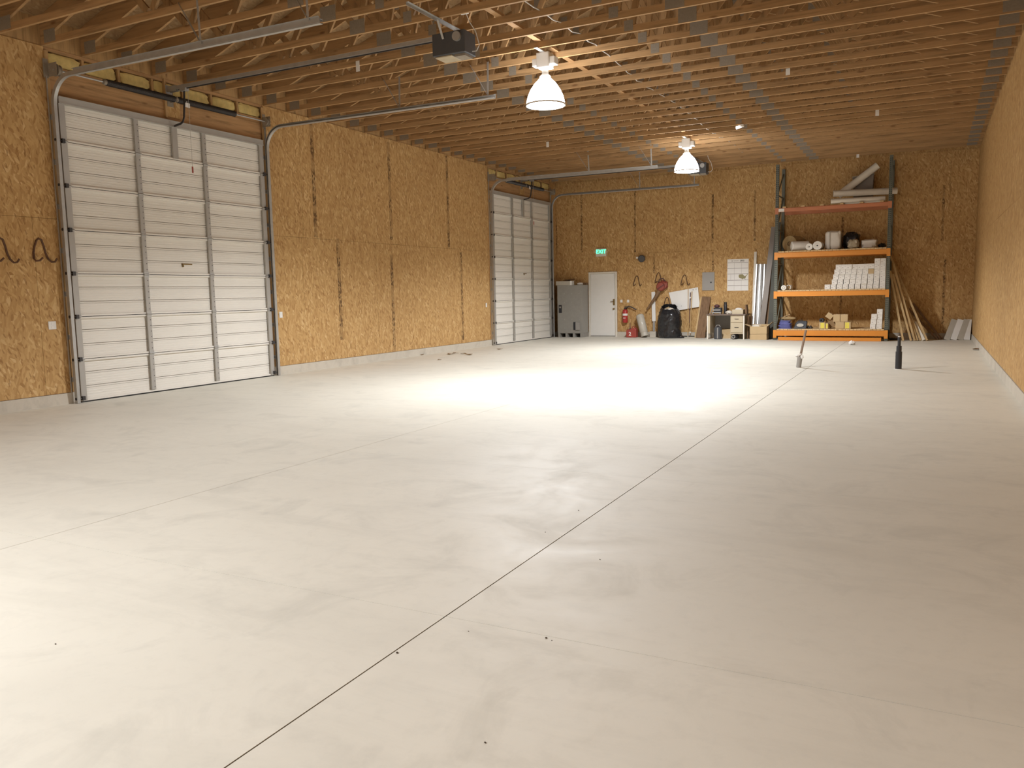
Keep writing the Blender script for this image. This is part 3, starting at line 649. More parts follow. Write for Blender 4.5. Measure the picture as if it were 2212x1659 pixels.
text('year_print', '2022', 0.062, 'ink', t, (a.x+cw*0.70, -0.0095, a.z-chh*0.055), (math.pi/2, 0, 0), 0.0004, 0.002)
part('title_print', MB().box(a.x+cw*0.20, a.x+cw*0.25, -0.0100, -0.0091, a.z-chh*0.070, a.z-chh*0.040).box(a.x+cw*0.29, a.x+cw*0.53, -0.0097, -0.0091, a.z-chh*0.063, a.z-chh*0.047), 'line', t)

# ---- paper tags and a bare bulb on the trusses
def truss_at(y): return min(TY, key=lambda q: abs(q-y))
for px, py, h_ in ((773, 143, 0.16), (1183, 312, 0.13), (1895, 243, 0.14), (1853, 337, 0.09), (1702, 155, 0.11)):
    p = PZ(px, py, H+0.02); yy = truss_at(p.y)-TH; q = PY(px, py, yy)
    solo('truss_tag', MB().box(q.x-0.035, q.x+0.035, yy-0.0035, yy-0.0010, q.z-h_/2, q.z+h_/2), 'paper', 'small white paper tag stapled to a truss chord', 'tag', 'paper tags on the trusses')
p = PZ(1599, 272, H); yy = truss_at(p.y); q = PY(1599, 272, yy)
t = thing('ceiling_bulb', 'small bright bulb in a holder under the trusses beyond the row of gusset plates', 'light bulb', (q.x, yy, H-0.1))
part('holder', MB().cyl((q.x+0.04, yy, H-0.001), (q.x+0.04, yy, H-0.05), 0.045, n=16), 'white', t, True)
part('bulb', MB().cyl((q.x+0.03, yy, H-0.035), (q.x-0.09, yy, H-0.06), 0.025, 0.032, n=12), 'bulb', t, True)

# ================================================================== along the back wall
# ---- grey steel cabinet on skids
Yf = -0.55; a, c = PY(1203.5, 616.5, Yf), PY(1258.5, 720, Yf)
cz0 = 0.13; x0, x1, z1 = a.x, c.x, a.z
t = thing('steel_cabinet', 'large grey steel cabinet on skids in the corner beside the walk door', 'cabinet', ((x0+x1)/2, -0.3, 0))
bd = part('body', MB().box(x0, x1, Yf, -0.03, cz0, z1), 'greybox', t, bevel=0.006)
for i in range(4):
    xx = x0+0.02+(x1-x0-0.10)*i/3
    part('skid', MB().box(xx, xx+0.07, Yf-0.01, -0.04, 0, cz0), 'greybox', t)
ws = part('meter_window', MB().box(x0+0.05, x0+0.155, Yf-0.006, Yf, 0.80, 1.06), 'black', t)
part('window_trim', MB().box(x0+0.165, x0+0.26, Yf-0.012, Yf, 0.84, 1.05), 'greybox', t, bevel=0.004)
part('gauge', MB().cyl((x0+0.10, Yf-0.006, 0.98), (x0+0.10, Yf-0.016, 0.98), 0.03, n=14), 'panelgrey', ws)
part('access_hole', MB().box(x0+0.56, x0+0.645, Yf-0.005, Yf, 0.24, 0.50), 'black', t)
part('access_flap', MB().box(x0+0.65, x0+0.80, Yf-0.045, Yf-0.006, 0.24, 0.49), 'panelgrey', t, bevel=0.004)
for i in range(5):
    for j in range(3): part('rivet', MB().cyl((x0+0.25+0.26*j, Yf, 0.30+0.28*i), (x0+0.25+0.26*j, Yf-0.006, 0.30+0.28*i), 0.010, n=8), 'galv', bd)
a, c = PY(1202, 607.5, -0.5), PY(1236.5, 616.5, -0.5)
t = thing('light_fixture_box', 'long pale box fixture lying on the grey steel cabinet', 'fixture', ((a.x+c.x)/2, -0.45, z1))
part('tray', MB().box(a.x, c.x-0.07, -0.55, -0.35, z1+0.001, z1+0.135), 'tank', t, bevel=0.006)
part('end_cap', MB().box(c.x-0.068, c.x+0.0, -0.555, -0.345, z1+0.001, z1+0.14), 'white', t, bevel=0.006)
p = PY(1253, 613, -0.4)
solo('white_bundle', MB().blob((p.x, -0.40, z1+0.035), 0.10, 0.09, 0.045, 0.25, 4, flat=z1+0.001), 'wrap', 'small crumpled white bundle lying on the grey steel cabinet', 'bundle', smooth=True)
solo('scrap_board', MB().bar((x0+0.12, -0.15, z1+0.165), (x0+0.42, -0.15, z1+0.19), 0.14, 0.03, (0, 1, 0)).box(x0+0.2, x0+0.3, -0.2, -0.12, z1+0.001, z1+0.16), 'brownboard', 'dark scrap board lying behind the fixture on the grey cabinet', 'board')
solo('thin_plank', MB().box(x0+0.55, x1-0.005, -0.16, -0.04, z1+0.001, z1+0.07), 'brownboard', 'thin brown plank lying at the back of the grey cabinet top', 'plank')

# ---- fire extinguisher, gas can, gas cylinder
p = PY(1350.5, 697, -0.1); ex, ez = p.x, p.z
t = thing('fire_extinguisher', 'red fire extinguisher with white labels hung on the back wall', 'fire extinguisher', (ex, -0.1, ez))
hgt = PY(1350.5, 668, -0.1).z-ez
part('cylinder', MB().lathe((ex, -0.1, ez), [(0.0, 0), (0.075, 0.004), (0.082, 0.02), (0.082, hgt*0.86), (0.065, hgt*0.95), (0.03, hgt), (0.0, hgt)], 24), 'red', t, True)
part('label_band', MB().ring((ex, -0.1, ez+hgt*0.52), (ex, -0.1, ez+hgt*0.68), 0.0835, 0.0822, 24), 'paper', t, True)
part('label_patch', MB().box(ex-0.04, ex+0.04, -0.1845, -0.176, ez+hgt*0.33, ez+hgt*0.37), 'paper', t)
part('valve', MB().cyl((ex, -0.1, ez+hgt), (ex, -0.1, ez+hgt+0.05), 0.022, n=12).box(ex-0.02, ex+0.09, -0.115, -0.085, ez+hgt+0.05, ez+hgt+0.065).box(ex-0.02, ex+0.10, -0.11, -0.09, ez+hgt+0.075, ez+hgt+0.088), 'black', t)
h0 = ez+hgt+0.03
part('hose', MB().tube([(ex+0.02, -0.1, h0), (ex+0.10, -0.10, h0+0.05), (ex+0.20, -0.10, h0+0.04), (ex+0.30, -0.10, h0-0.01), (ex+0.375, -0.09, h0-0.05)], 0.018, 8), 'darksteel', t, True)
part('wall_hanger', MB().box(ex-0.02, ex+0.02, -0.022, -0.003, ez+hgt*0.7, ez+hgt+0.06), 'darksteel', t)
a, c = PY(1354, 702, -0.32), PY(1375.5, 727, -0.32)
t = thing('gas_can', 'red plastic gas can with a dark spout under the fire extinguisher', 'gas can', ((a.x+c.x)/2, -0.28, 0))
gx0, gx1 = a.x, c.x; gh = 0.31; gm = (gx0+gx1)/2
cb = part('can_body', MB().prism([(gx0, -0.4, 0.001), (gx1, -0.4, 0.001), (gx1, -0.4, gh*0.80), (gx1-0.05, -0.4, gh), (gm+0.0, -0.4, gh*0.93), (gm-0.03, -0.4, gh*0.82), (gx0+0.02, -0.4, gh*0.80), (gx0, -0.4, gh*0.70)], (0, 0.22, 0)), 'redplastic', t, bevel=0.018)
part('spout', MB().cyl((gx0+0.10, -0.29, gh*0.79), (gx0+0.095, -0.29, gh*0.79+0.21), 0.014, 0.010, n=10).cyl((gx0+0.10, -0.29, gh*0.79), (gx0+0.10, -0.29, gh*0.79+0.04), 0.03, n=14), 'maroon', t, True)
part('can_handle', MB().tube([(gm-0.01, -0.29, gh*0.88), (gm+0.02, -0.29, gh+0.03), (gm+0.07, -0.29, gh+0.035), (gx1-0.04, -0.29, gh*0.95)], 0.014, 8), 'redplastic', t, True)
text('can_mark', '2', 0.16, 'paper', t, (gm-0.035, -0.4015, gh*0.36), (math.pi/2, 0, 0), 0.0008, 0.004)
solo('wood_stake', MB().bar((gx0-0.055, -0.14, 0.004), (gx0-0.01, -0.045, 0.30), 0.05, 0.02, (1, 0, 0)), 'plank', 'short wooden stake leaning on the wall behind the gas can', 'stake')
a, c = PY(1381.5, 672, -0.14), PY(1391, 718, -0.38)
ax = (a-c).normalized(); b0 = V((c.x, -0.36, 0.14))
ax = V(((a.x-c.x), 0.16, 0.66)).normalized()
t = thing('gas_cylinder', 'tan gas cylinder with a collar ring leaning against the back wall', 'gas cylinder', (b0.x, -0.36, 0))
part('shell', MB().lathe(b0, [(0.04, -0.02), (0.105, 0.005), (0.125, 0.04), (0.125, 0.56), (0.115, 0.60), (0.07, 0.63), (0.0, 0.64)], 26, ax), 'tank', t, True)
part('collar', MB().ring(b0-ax*0.115, b0+ax*0.01, 0.115, 0.100, 24), 'tank', t, True)
part('valve', MB().cyl(b0-ax*0.01, b0-ax*0.075, 0.03, 0.02, n=12), 'darksteel', t)
part('sticker', MB().bar(b0+ax*0.30+V((0.035, -0.121, 0)), b0+ax*0.37+V((0.035, -0.121, 0)), 0.07, 0.006, (1, 0, 0)), 'paper', t)

# ---- white trim board, concrete block, leaf blower
a, c = PY(1411, 630.5, -0.03), PY(1411.5, 694, -0.10)
t = thing('trim_board', 'narrow white trim board on a grey stick leaning on the back wall behind the blower nozzle', 'trim board', (c.x, -0.1, 0))
part('white_face', MB().bar((a.x, -0.022, a.z), (c.x+0.01, -0.075, c.z), 0.115, 0.022, (1, 0, 0)), 'white', t)
part('grey_stick', MB().bar((c.x+0.012, -0.078, c.z-0.002), (c.x+0.018, -0.10, 0.19), 0.065, 0.02, (1, 0, 0)), 'panelgrey', t)
a, c = PY(1403.5, 713.5, -0.16), PY(1417, 726, -0.16)
solo('concrete_block', MB().box(a.x, c.x, -0.19, -0.03, 0.001, 0.185), 'curb', 'small concrete block on the floor under the narrow white trim board', 'block', bevel=0.008)
p = PY(1427.5, 619, -0.22)
t = thing('leaf_blower', 'red leaf blower with a long dark nozzle hanging from a wall hook', 'leaf blower', (p.x, -0.2, p.z-0.7))
body = part('fan_housing', MB().lathe((p.x, -0.10, p.z), [(0.06, 0), (0.13, 0.02), (0.15, 0.06), (0.15, 0.14), (0.12, 0.18), (0.05, 0.19)], 9, (0, -1, 0)), 'blower', t, True)
for i in range(4): part('vent_rib', MB().bar((p.x-0.09+0.055*i, -0.295, p.z-0.10+0.035*i), (p.x-0.03+0.05*i, -0.295, p.z-0.02+0.03*i), 0.012, 0.014, (0, 1, 0)), 'maroon', body)
part('engine_cover', MB().blob((p.x+0.08, -0.17, p.z+0.05), 0.12, 0.09, 0.13, 0.35, 3, sq=0.7, seed=2), 'blower', t, True)
part('grip', MB().tube([(p.x-0.10, -0.20, p.z+0.11), (p.x-0.04, -0.20, p.z+0.23), (p.x+0.06, -0.19, p.z+0.25), (p.x+0.14, -0.19, p.z+0.14)], 0.018, 8), 'maroon', t, True)
tip = PY(1396.5, 669, -0.22); el = PY(1421, 634, -0.2)
part('nozzle', MB().cyl((el.x+0.05, -0.2, el.z+0.09), (el.x-0.06, -0.2, el.z-0.10), 0.065, 0.055, n=14).cyl((el.x-0.055, -0.2, el.z-0.09), (tip.x, -0.2, tip.z), 0.050, 0.022, n=14), 'brownboard', t, True)

# ---- black trash bag
c = PY(1446, 728, -0.5)
t = thing('trash_bag', 'full black plastic trash bag standing open on the floor under the tilted white panel', 'trash bag', (c.x, -0.46, 0))
bh = PY(1446, 664, -0.45).z
m = MB(); nu, nv = 64, 44; vs = []
for j in range(nv+1):
    f = j/nv
    r = 0.345*(1-0.06*f) if f < 0.80 else 0.329-0.095*((f-0.80)/0.20)**1.3
    if f < 0.06: r *= 0.93+f
    for i in range(nu):
        ph = 2*math.pi*i/nu; d = V((math.cos(ph), math.sin(ph), f*2.2))
        k = 1+0.06*noise.noise(d*2.2)+0.05*noise.noise(d*5+V((5, 1, 2)))+0.03*noise.noise(V((math.cos(ph)*9, math.sin(ph)*9, f*3)))+0.022*abs(noise.noise(V((math.cos(ph)*7, math.sin(ph)*7, f*14))))
        zz = f*bh*(1+(0.05*noise.noise(d*2) if f > 0.85 else 0))
        if f > 0.6: zz += bh*0.07*(f-0.6)/0.4*(math.sin(ph)*1.1-0.45*math.cos(ph))
        vs.append(V((c.x+math.cos(ph)*r*k-0.045*max(0, f-0.6), -0.43+math.sin(ph)*r*0.92*k, zz+0.002)))
m.add(vs, [(j*nu+i, j*nu+(i+1) % nu, (j+1)*nu+(i+1) % nu, (j+1)*nu+i) for j in range(nv) for i in range(nu)] + [tuple(range(nu))[::-1]])
sk = part('bag_skin', m, 'bag', t, True)
part('rolled_rim', MB().tube([vs[nv*nu+i % nu]+V((0, 0, 0.0)) for i in range(nu+1)], 0.012, 6), 'bag', t, True)
part('rubbish', MB().blob((c.x-0.02, -0.43, bh-0.09), 0.17, 0.155, 0.075, 0.4, 5, seed=4), 'foam', t, True)
part('card_scrap', MB().bar((c.x-0.12, -0.5, bh-0.03), (c.x-0.02, -0.46, bh+0.01), 0.12, 0.01, (0, 1, 0.3)), 'card', t)
part('side_fold', MB().blob((c.x-0.27, -0.36, bh*0.43), 0.115, 0.20, bh*0.44, 0.10, 3, flat=0.002, sq=0.7, seed=9), 'bag', t, True)
part('loose_hem', MB().blob((c.x+0.33, -0.50, 0.03), 0.14, 0.10, 0.06, 0.25, 4, flat=0.002, seed=1), 'bag', t, True)

# ---- tilted white panel, poles, channel on the floor
q = [PY(1444.5, 632, -0.05), PY(1507.5, 620.5, -0.05), PY(1511.8, 662.5, -0.08), PY(1455, 672.5, -0.08)]
t = thing('whiteboard', 'tilted white panel board leaning on the back wall between trash bag and breaker panel', 'panel board', (q[2].x, -0.06, q[3].z))
part('board', MB().prism(q, (0, 0.03, 0)), 'white', t, bevel=0.003)
for px, py in ((1503.5, 624.5), (1497, 626), (1463, 662), (1472, 661)): 
    b = PY(px, py, -0.07); part('screw_hole', MB().cyl((b.x, -0.046, b.z), (b.x, -0.075, b.z), 0.010, n=8), 'black', t)
a, c = PY(1487, 616.5, -0.09), PY(1486.5, 724, -0.30)
t = thing('wooden_pole', 'thin bare wooden pole leaning upright in front of the tilted white panel', 'pole', (c.x, -0.3, 0))
part('shaft', MB().cyl((c.x, -0.32, 0.06), (a.x, -0.105, a.z), 0.013, 0.010, n=10), 'wood_pole', t, True)
part('metal_foot', MB().cyl((c.x, -0.325, 0.001), (c.x, -0.32, 0.07), 0.028, 0.022, n=10), 'galv', t, True)
a, c = PY(1495.5, 626.5, -0.09), PY(1490.5, 722, -0.30)
t = thing('brush_pole', 'brush pole with a dark sleeve and white band leaning beside the thin wooden pole', 'pole', (c.x, -0.3, 0))
a = V((a.x, -0.12, a.z)); c = V((c.x, -0.30, 0.03)); lerp = lambda s: c+(a-c)*s
part('shaft', MB().cyl(lerp(0.05), lerp(0.97), 0.013, n=10), 'wood_pole', t, True)
part('dark_sleeve', MB().cyl(lerp(0.62)+V((-0.045, 0, 0)), lerp(0.95)+V((-0.045, 0, 0)), 0.014, n=10).cyl(lerp(0.30)+V((-0.03, 0, 0)), lerp(0.60)+V((-0.045, 0, 0)), 0.012, n=10), 'maroon', t, True)
part('white_band', MB().cyl(lerp(0.82)+V((-0.06, 0, 0)), lerp(0.85)+V((-0.03, 0, 0)), 0.02, n=10).cyl(lerp(0.08), lerp(0.11), 0.022, n=10), 'paper', t, True)
part('brush_head', MB().box(c.x-0.05, c.x+0.04, -0.33, -0.27, 0.001, 0.075), 'black', t, bevel=0.004)
a, c = PY(1471, 724, -0.33), PY(1509, 724, -0.33)
solo('floor_channel', MB().box(a.x, c.x, -0.36, -0.16, 0.001, 0.012).box(a.x, c.x, -0.17, -0.16, 0.012, 0.07).box(a.x, c.x, -0.36, -0.16, 0.058, 0.07).box(a.x+0.01, c.x-0.02, -0.35, -0.172, 0.0121, 0.03), 'tank', 'short pale steel channel lying on the floor by the poles', 'channel')
# ---- brown boards
a = PY(1526, 641, -0.06)
for i, (dx, w_, zt, m_, lb) in enumerate(((0.0, 0.27, a.z, 'brownboard', 'wide dark brown board leaning on the wall to the side of the desk'), (-0.06, 0.26, a.z-0.02, 'plank', 'pale edged board leaning behind the wide dark brown board'))):
    solo('leaning_board', MB().bar((a.x-0.10+dx, -0.42+0.05*i+0.02, 0.004), (a.x+dx, -0.06+0.028*i, zt), w_, 0.022, (1, 0, 0)), m_, lb, 'board', 'boards leaning beside the desk')

# ---- desk
DYF, DYB = -0.88, -0.16
a = PY(1526.5, 678, DYF); c = PY(1609, 678, DYF); dz = 0.735; x0, x1 = a.x, c.x
t = thing('desk', 'old tan steel desk with brown top and two drawers against the back wall', 'desk', ((x0+x1)/2, -0.5, 0))
part('desk_top', MB().box(x0-0.01, x1+0.02, DYF-0.02, DYB+0.01, dz-0.035, dz), 'desktop', t, bevel=0.006)
for xx in (x0+0.01, x1-0.045):
    for yy in (DYF, DYB-0.035): part('leg', MB().box(xx, xx+0.035, yy, yy+0.035, 0, dz-0.036), 'cream', t)
part('side_panel', MB().box(x0+0.046, x0+0.10, DYF+0.01, DYB-0.04, 0.17, dz-0.036), 'desk', t)
part('back_panel', MB().box(x0+0.05, x1-0.05, DYB-0.06, DYB-0.045, 0.28, dz-0.036), 'panelgrey', t)
px0 = PY(1577.5, 700, DYF).x
pd = part('pedestal', MB().box(px0, x1-0.047, DYF+0.02, DYB-0.065, 0.16, dz-0.036), 'desk', t)
for z0, z1 in ((0.50, 0.675), (0.20, 0.485)):
    dr = part('drawer', MB().box(px0+0.012, x1-0.06, DYF+0.0, DYF+0.018, z0, z1), 'desk', t, bevel=0.004)
    xm = (px0+x1-0.05)/2
    part('pull', MB().box(xm-0.06, xm+0.06, DYF-0.015, DYF-0.001, (z0+z1)/2+0.0, (z0+z1)/2+0.012), 'darksteel', dr)
for i in range(4):
    solo('side_plank', MB().bar((x1+0.055+0.03*i, -0.72+0.12*i, 0.004), (x1+0.075+0.026*i, -0.70+0.12*i, 0.70-0.02*i), 0.10, 0.018, (0, 1, 0)), 'brownboard', 'dark narrow plank standing upright against the end of the desk', 'plank', 'dark planks at the end of the desk')
# on the desk
p = PY(1549, 672, -0.55); mx = p.x
t = thing('bench_tool', 'black and red bench tool with a steel handle on the desk', 'power tool', (mx, -0.5, dz))
part('base', MB().box(mx-0.14, mx+0.13, -0.62, -0.42, dz+0.03, dz+0.055).box(mx-0.13, mx-0.10, -0.6, -0.44, dz+0.001, dz+0.03).box(mx+0.09, mx+0.12, -0.6, -0.44, dz+0.001, dz+0.03), 'galv', t)
part('tool_body', MB().box(mx-0.10, mx+0.14, -0.6, -0.44, dz+0.056, dz+0.19), 'black', t, bevel=0.02)
part('steel_band', MB().box(mx-0.11, mx+0.11, -0.612, -0.60, dz+0.105, dz+0.135), 'galv', t)
part('red_guard', MB().blob((mx-0.01, -0.52, dz+0.235), 0.085, 0.07, 0.05, 0.12, 3), 'maroon', t, True)
part('pens', MB().cyl((mx-0.02, -0.52, dz+0.25), (mx-0.07, -0.52, dz+0.36), 0.008, n=6).cyl((mx+0.01, -0.52, dz+0.25), (mx+0.03, -0.52, dz+0.38), 0.008, n=6), 'wood_pole', t)
part('lever_arm', MB().tube([(mx-0.14, -0.53, dz+0.22), (mx-0.15, -0.53, dz+0.14), (mx-0.19, -0.53, dz+0.03), (mx-0.24, -0.53, dz+0.015)], 0.014, 8), 'galv', t, True)
p = PY(1562.5, 672, -0.5)
t = thing('flask', 'tall black cylinder flask standing on the desk beside the bench tool', 'flask', (p.x+0.07, -0.40, dz))
part('flask_body', MB().lathe((p.x+0.03, -0.36, dz+0.001), [(0.05, 0), (0.05, 0.26), (0.042, 0.28)], 18), 'black', t, True)
part('cap', MB().lathe((p.x+0.03, -0.36, dz+0.2815), [(0.042, 0), (0.045, 0.01), (0.045, 0.06), (0.03, 0.07)], 18), 'darksteel', t, True)
a, c = PY(1582.5, 666, -0.75), PY(1606, 676, -0.75)
t = thing('card_tray', 'low tan cardboard tray of papers on the desk above the drawers', 'tray', ((a.x+c.x)/2, -0.7, dz))
part('tray_body', MB().box(a.x, c.x, -0.82, -0.815, dz+0.001, dz+0.135).box(a.x, c.x, -0.50, -0.495, dz+0.001, dz+0.135).box(a.x, a.x+0.005, -0.815, -0.50, dz+0.001, dz+0.135).box(c.x-0.005, c.x, -0.815, -0.50, dz+0.001, dz+0.135).box(a.x, c.x, -0.815, -0.5, dz+0.001, dz+0.006), 'desk', t)
part('papers', MB().blob(((a.x+c.x)/2, -0.65, dz+0.10), 0.13, 0.12, 0.075, 0.35, 5, flat=dz+0.008, seed=3), 'paper', t, True)
p = PY(1574.5, 673, -0.65)
solo('crumpled_paper', MB().blob((p.x, -0.62, dz+0.045), 0.10, 0.08, 0.055, 0.4, 5, flat=dz+0.001, seed=6), 'foam', 'crumpled pale paper lying on the desk next to the tray', 'paper', smooth=True)
solo('folder_rack', MB().prism([(x1-0.01, -0.70, dz+0.001), (x1+0.018, -0.70, dz+0.001), (x1+0.018, -0.70, dz+0.10), (x1-0.005, -0.70, dz+0.27), (x1-0.035, -0.70, dz+0.27), (x1-0.035, -0.70, dz+0.06)], (0, 0.25, 0)), 'brownboard', 'upright dark brown folder at the end of the desk top', 'folder')
# under the desk
p = PY(1549.5, 729, -0.86)
t = thing('black_jug', 'dark grey plastic jug with a handle standing under the desk', 'jug', (p.x, -0.78, 0))
part('jug_body', MB().lathe((p.x, -0.78, 0.001), [(0.10, 0), (0.115, 0.015), (0.115, 0.30), (0.10, 0.345), (0.05, 0.36)], 22), 'opener', t, True)
part('band', MB().box(p.x+0.0, p.x+0.025, -0.9, -0.893, 0.02, 0.33), 'panelgrey', t)
part('jug_handle', MB().tube([(p.x-0.07, -0.78, 0.35), (p.x-0.04, -0.78, 0.41), (p.x+0.04, -0.78, 0.41), (p.x+0.07, -0.78, 0.35)], 0.012, 8), 'panelgrey', t, True)
part('jug_cap', MB().cyl((p.x, -0.78, 0.361), (p.x, -0.78, 0.385), 0.035, n=14), 'black', t)
p = PY(1567, 725, -0.6)
t = thing('cardboard_scrap', 'torn open cardboard carton lying under the desk', 'cardboard', (p.x, -0.5, 0))
part('carton_side', MB().bar((p.x-0.14, -0.42, 0.13), (p.x+0.18, -0.42, 0.15), 0.26, 0.008, (0, 0, 1)), 'card', t)
part('carton_flap', MB().prism([(p.x-0.08, -0.62, 0.002), (p.x+0.16, -0.62, 0.002), (p.x+0.13, -0.43, 0.17), (p.x+0.02, -0.43, 0.10), (p.x-0.10, -0.43, 0.19)], (0, 0.006, 0.004)), 'card', t)
part('carton_floor', MB().box(p.x-0.14, p.x+0.18, -0.64, -0.43, 0.001, 0.006), 'foam', t)
c = PY(1584, 726, -0.87)
t = thing('cable_roller', 'dark round roller with a pale ring lying under the drawers', 'roller', (c.x, -0.8, 0))
part('drum', MB().cyl((c.x, -0.86, 0.075), (c.x+0.04, -0.56, 0.075), 0.074, n=24), 'black', t, True)
part('ring', MB().ring((c.x, -0.866, 0.075), (c.x, -0.8605, 0.075), 0.055, 0.035, 20), 'tank', t)

# ---- cardboard boxes
a, c = PY(1620, 703, -1.05), PY(1656, 731, -1.05); x0, x1 = a.x, c.x
t = thing('carton', 'lower of two stacked tan cardboard boxes between desk and rack', 'cardboard box', ((x0+x1)/2, -0.9, 0))
part('carton_body', MB().prism([(x0, -1.05, 0.001), (x1, -1.05, 0.001), (x1-0.005, -1.05, 0.17), (x0+0.005, -1.05, 0.155)], (0, 0.36, 0)), 'card', t, bevel=0.004)
t = thing('carton', 'upper of two stacked tan cardboard boxes with open flaps between desk and rack', 'cardboard box', ((x0+x1)/2, -0.9, 0.17))
z0, z1 = 0.175, 0.385
part('carton_body', MB().prism([(x0+0.005, -1.05, z0-0.012), (x1-0.005, -1.05, z0+0.002), (x1, -1.05, z1), (x0, -1.05, z1)], (0, 0.006, 0)).box(x0, x1, -0.706, -0.70, z0, z1).box(x0, x0+0.006, -1.044, -0.706, z0, z1).box(x1-0.006, x1, -1.044, -0.706, z0, z1).box(x0, x1, -1.044, -0.706, z0, z0+0.005), 'card', t)
part('flap', MB().bar((x0, -0.88, z1), (x0-0.15, -0.88, z1+0.06), 0.32, 0.006, (0, 1, 0)), 'card', t)
part('flap', MB().bar((x1, -0.88, z1), (x1+0.145, -0.88, z1+0.13), 0.32, 0.006, (0, 1, 0)), 'card', t)
part('flap', MB().bar(((x0+x1)/2, -0.70, z1), ((x0+x1)/2, -0.62, z1+0.05), x1-x0, 0.006, (1, 0, 0)), 'card', t)
part('contents', MB().blob(((x0+x1)/2-0.05, -0.86, z1-0.02), 0.17, 0.13, 0.07, 0.35, 5, seed=8), 'foam', t, True)
part('wood_offcut', MB().bar((x0+0.22, -0.95, z1+0.01), (x1-0.03, -0.93, z1+0.03), 0.04, 0.025, (0, 1, 0)), 'plank', t)

# ---- steel studs and long boards leaning between the desk and the rack
def lean(name, px0_, py0_, y0_, px1_, py1_, y1_, w_, th, mat, label, cat, group=None, channel=False, ref=(1, 0, 0)):
    a, c = PY(px0_, py0_, y0_), PY(px1_, py1_, y1_)
    if py1_ > 690: c = c+(c-a)*((c.z-0.006)/max(1e-3, (a.z-c.z))); 
    m = MB()
    if channel:
        d = (c-a).normalized(); r = V(ref); r = (r-d*r.dot(d)).normalized(); n = d.cross(r)
        if n.y > 0: n = -n
        m.bar(a, c, w_, 0.0025, r); m.bar(a+r*(w_/2)+n*0.016, c+r*(w_/2)+n*0.016, 0.0025, 0.032, r); m.bar(a-r*(w_/2)+n*0.016, c-r*(w_/2)+n*0.016, 0.0025, 0.032, r)
    else: m.bar(a, c, w_, th, ref)
    return solo(name, m, mat, label, cat, group)
lean('white_batten', 1632, 544, -0.05, 1626.5, 700, -0.33, 0.075, 0.02, 'foam', 'long pale batten leaning on the wall behind the steel studs', 'batten')
for i in range(6):
    lean('steel_stud', 1634.5+4.2*i, 570+(0.5 if i % 2 else 0), -0.11-0.012*i, 1627+4.6*i, 706, -0.46-0.012*i, 0.046, 0.03, 'shiny', 'shiny zinc steel stud leaning on the wall between calendar and rack', 'steel stud', 'steel studs leaning on the back wall', True, (1, (0.04, 0.30, 0.0, -0.25, 0.05, 0.3)[i], 0))
lean('steel_angle', 1672, 490, -0.30, 1645.5, 706, -0.62, 0.15, 0.02, 'taupe', 'long taupe steel strip leaning against the rack beside the steel studs', 'steel strip')
lean('steel_angle', 1676, 520, -0.22, 1655.5, 706, -0.52, 0.12, 0.02, 'brownboard', 'dark brown strip leaning behind the taupe steel strip', 'steel strip')
lean('green_board', 1681, 480, -0.35, 1664, 706, -0.60, 0.15, 0.02, 'darkgreen', 'dark green board leaning against the rack upright', 'board')
lean('plank', 1664, 560, -0.15, 1662.5, 706, -0.40, 0.06, 0.02, 'plank', 'pale wooden plank edge leaning behind the taupe steel strip', 'plank')

# ================================================================== pallet rack
YF, YB = -1.15, -0.10
XL, XR = PY(1675, 650, YF).x, PY(1916, 650, YF).x; RT_Z = 4.88
t = thing('pallet_rack', 'tall pallet rack with dark green uprights and orange beams against the back wall', 'pallet rack', ((XL+XR)/2, -0.6, 0))
hole = MB().cyl((0, -0.0008, 0), (0, -0.0001, 0), 0.011, n=8).mesh('punched_hole', 'holes')
for xc in (XL, XR):
    for yy in (YF, YB):
        up = part('upright', MB().box(xc-0.042, xc+0.042, yy, yy+0.004, 0, RT_Z).box(xc-0.042, xc-0.038, yy+0.004, yy+0.07, 0, RT_Z).box(xc+0.038, xc+0.042, yy+0.004, yy+0.07, 0, RT_Z), 'rackgreen', t)
        part('foot_plate', MB().box(xc-0.06, xc+0.06, yy-0.02, yy+0.09, 0, 0.006), 'rackgreen', t)
        if yy == YF:
            m = MB()
            for k in range(94):
                z = 0.07+k*0.0508
                for s in (-1, 1): m.cyl((xc+s*0.019, yy-0.0008, z), (xc+s*0.019, yy-0.0001, z), 0.0115, n=6)
            hp = part('punched_holes', m, 'holes', up); hp['kind'] = 'stuff'
    z = 0.25; s = 1
    while z < RT_Z-0.25:
        part('brace', MB().bar((xc, YF+0.07, z), (xc, YB, z), 0.03, 0.03, (1, 0, 0)), 'rackgreen', t)
        zn = min(z+0.95, RT_Z-0.15)
        part('brace', MB().bar((xc, YF+0.07, z), (xc, YB, zn), 0.028, 0.028, (1, 0, 0)), 'rackgreen', t); z = zn
LV = [(0.13, 0.275), (1.235, 1.36), (2.32, 2.445), (3.575, 3.67)]
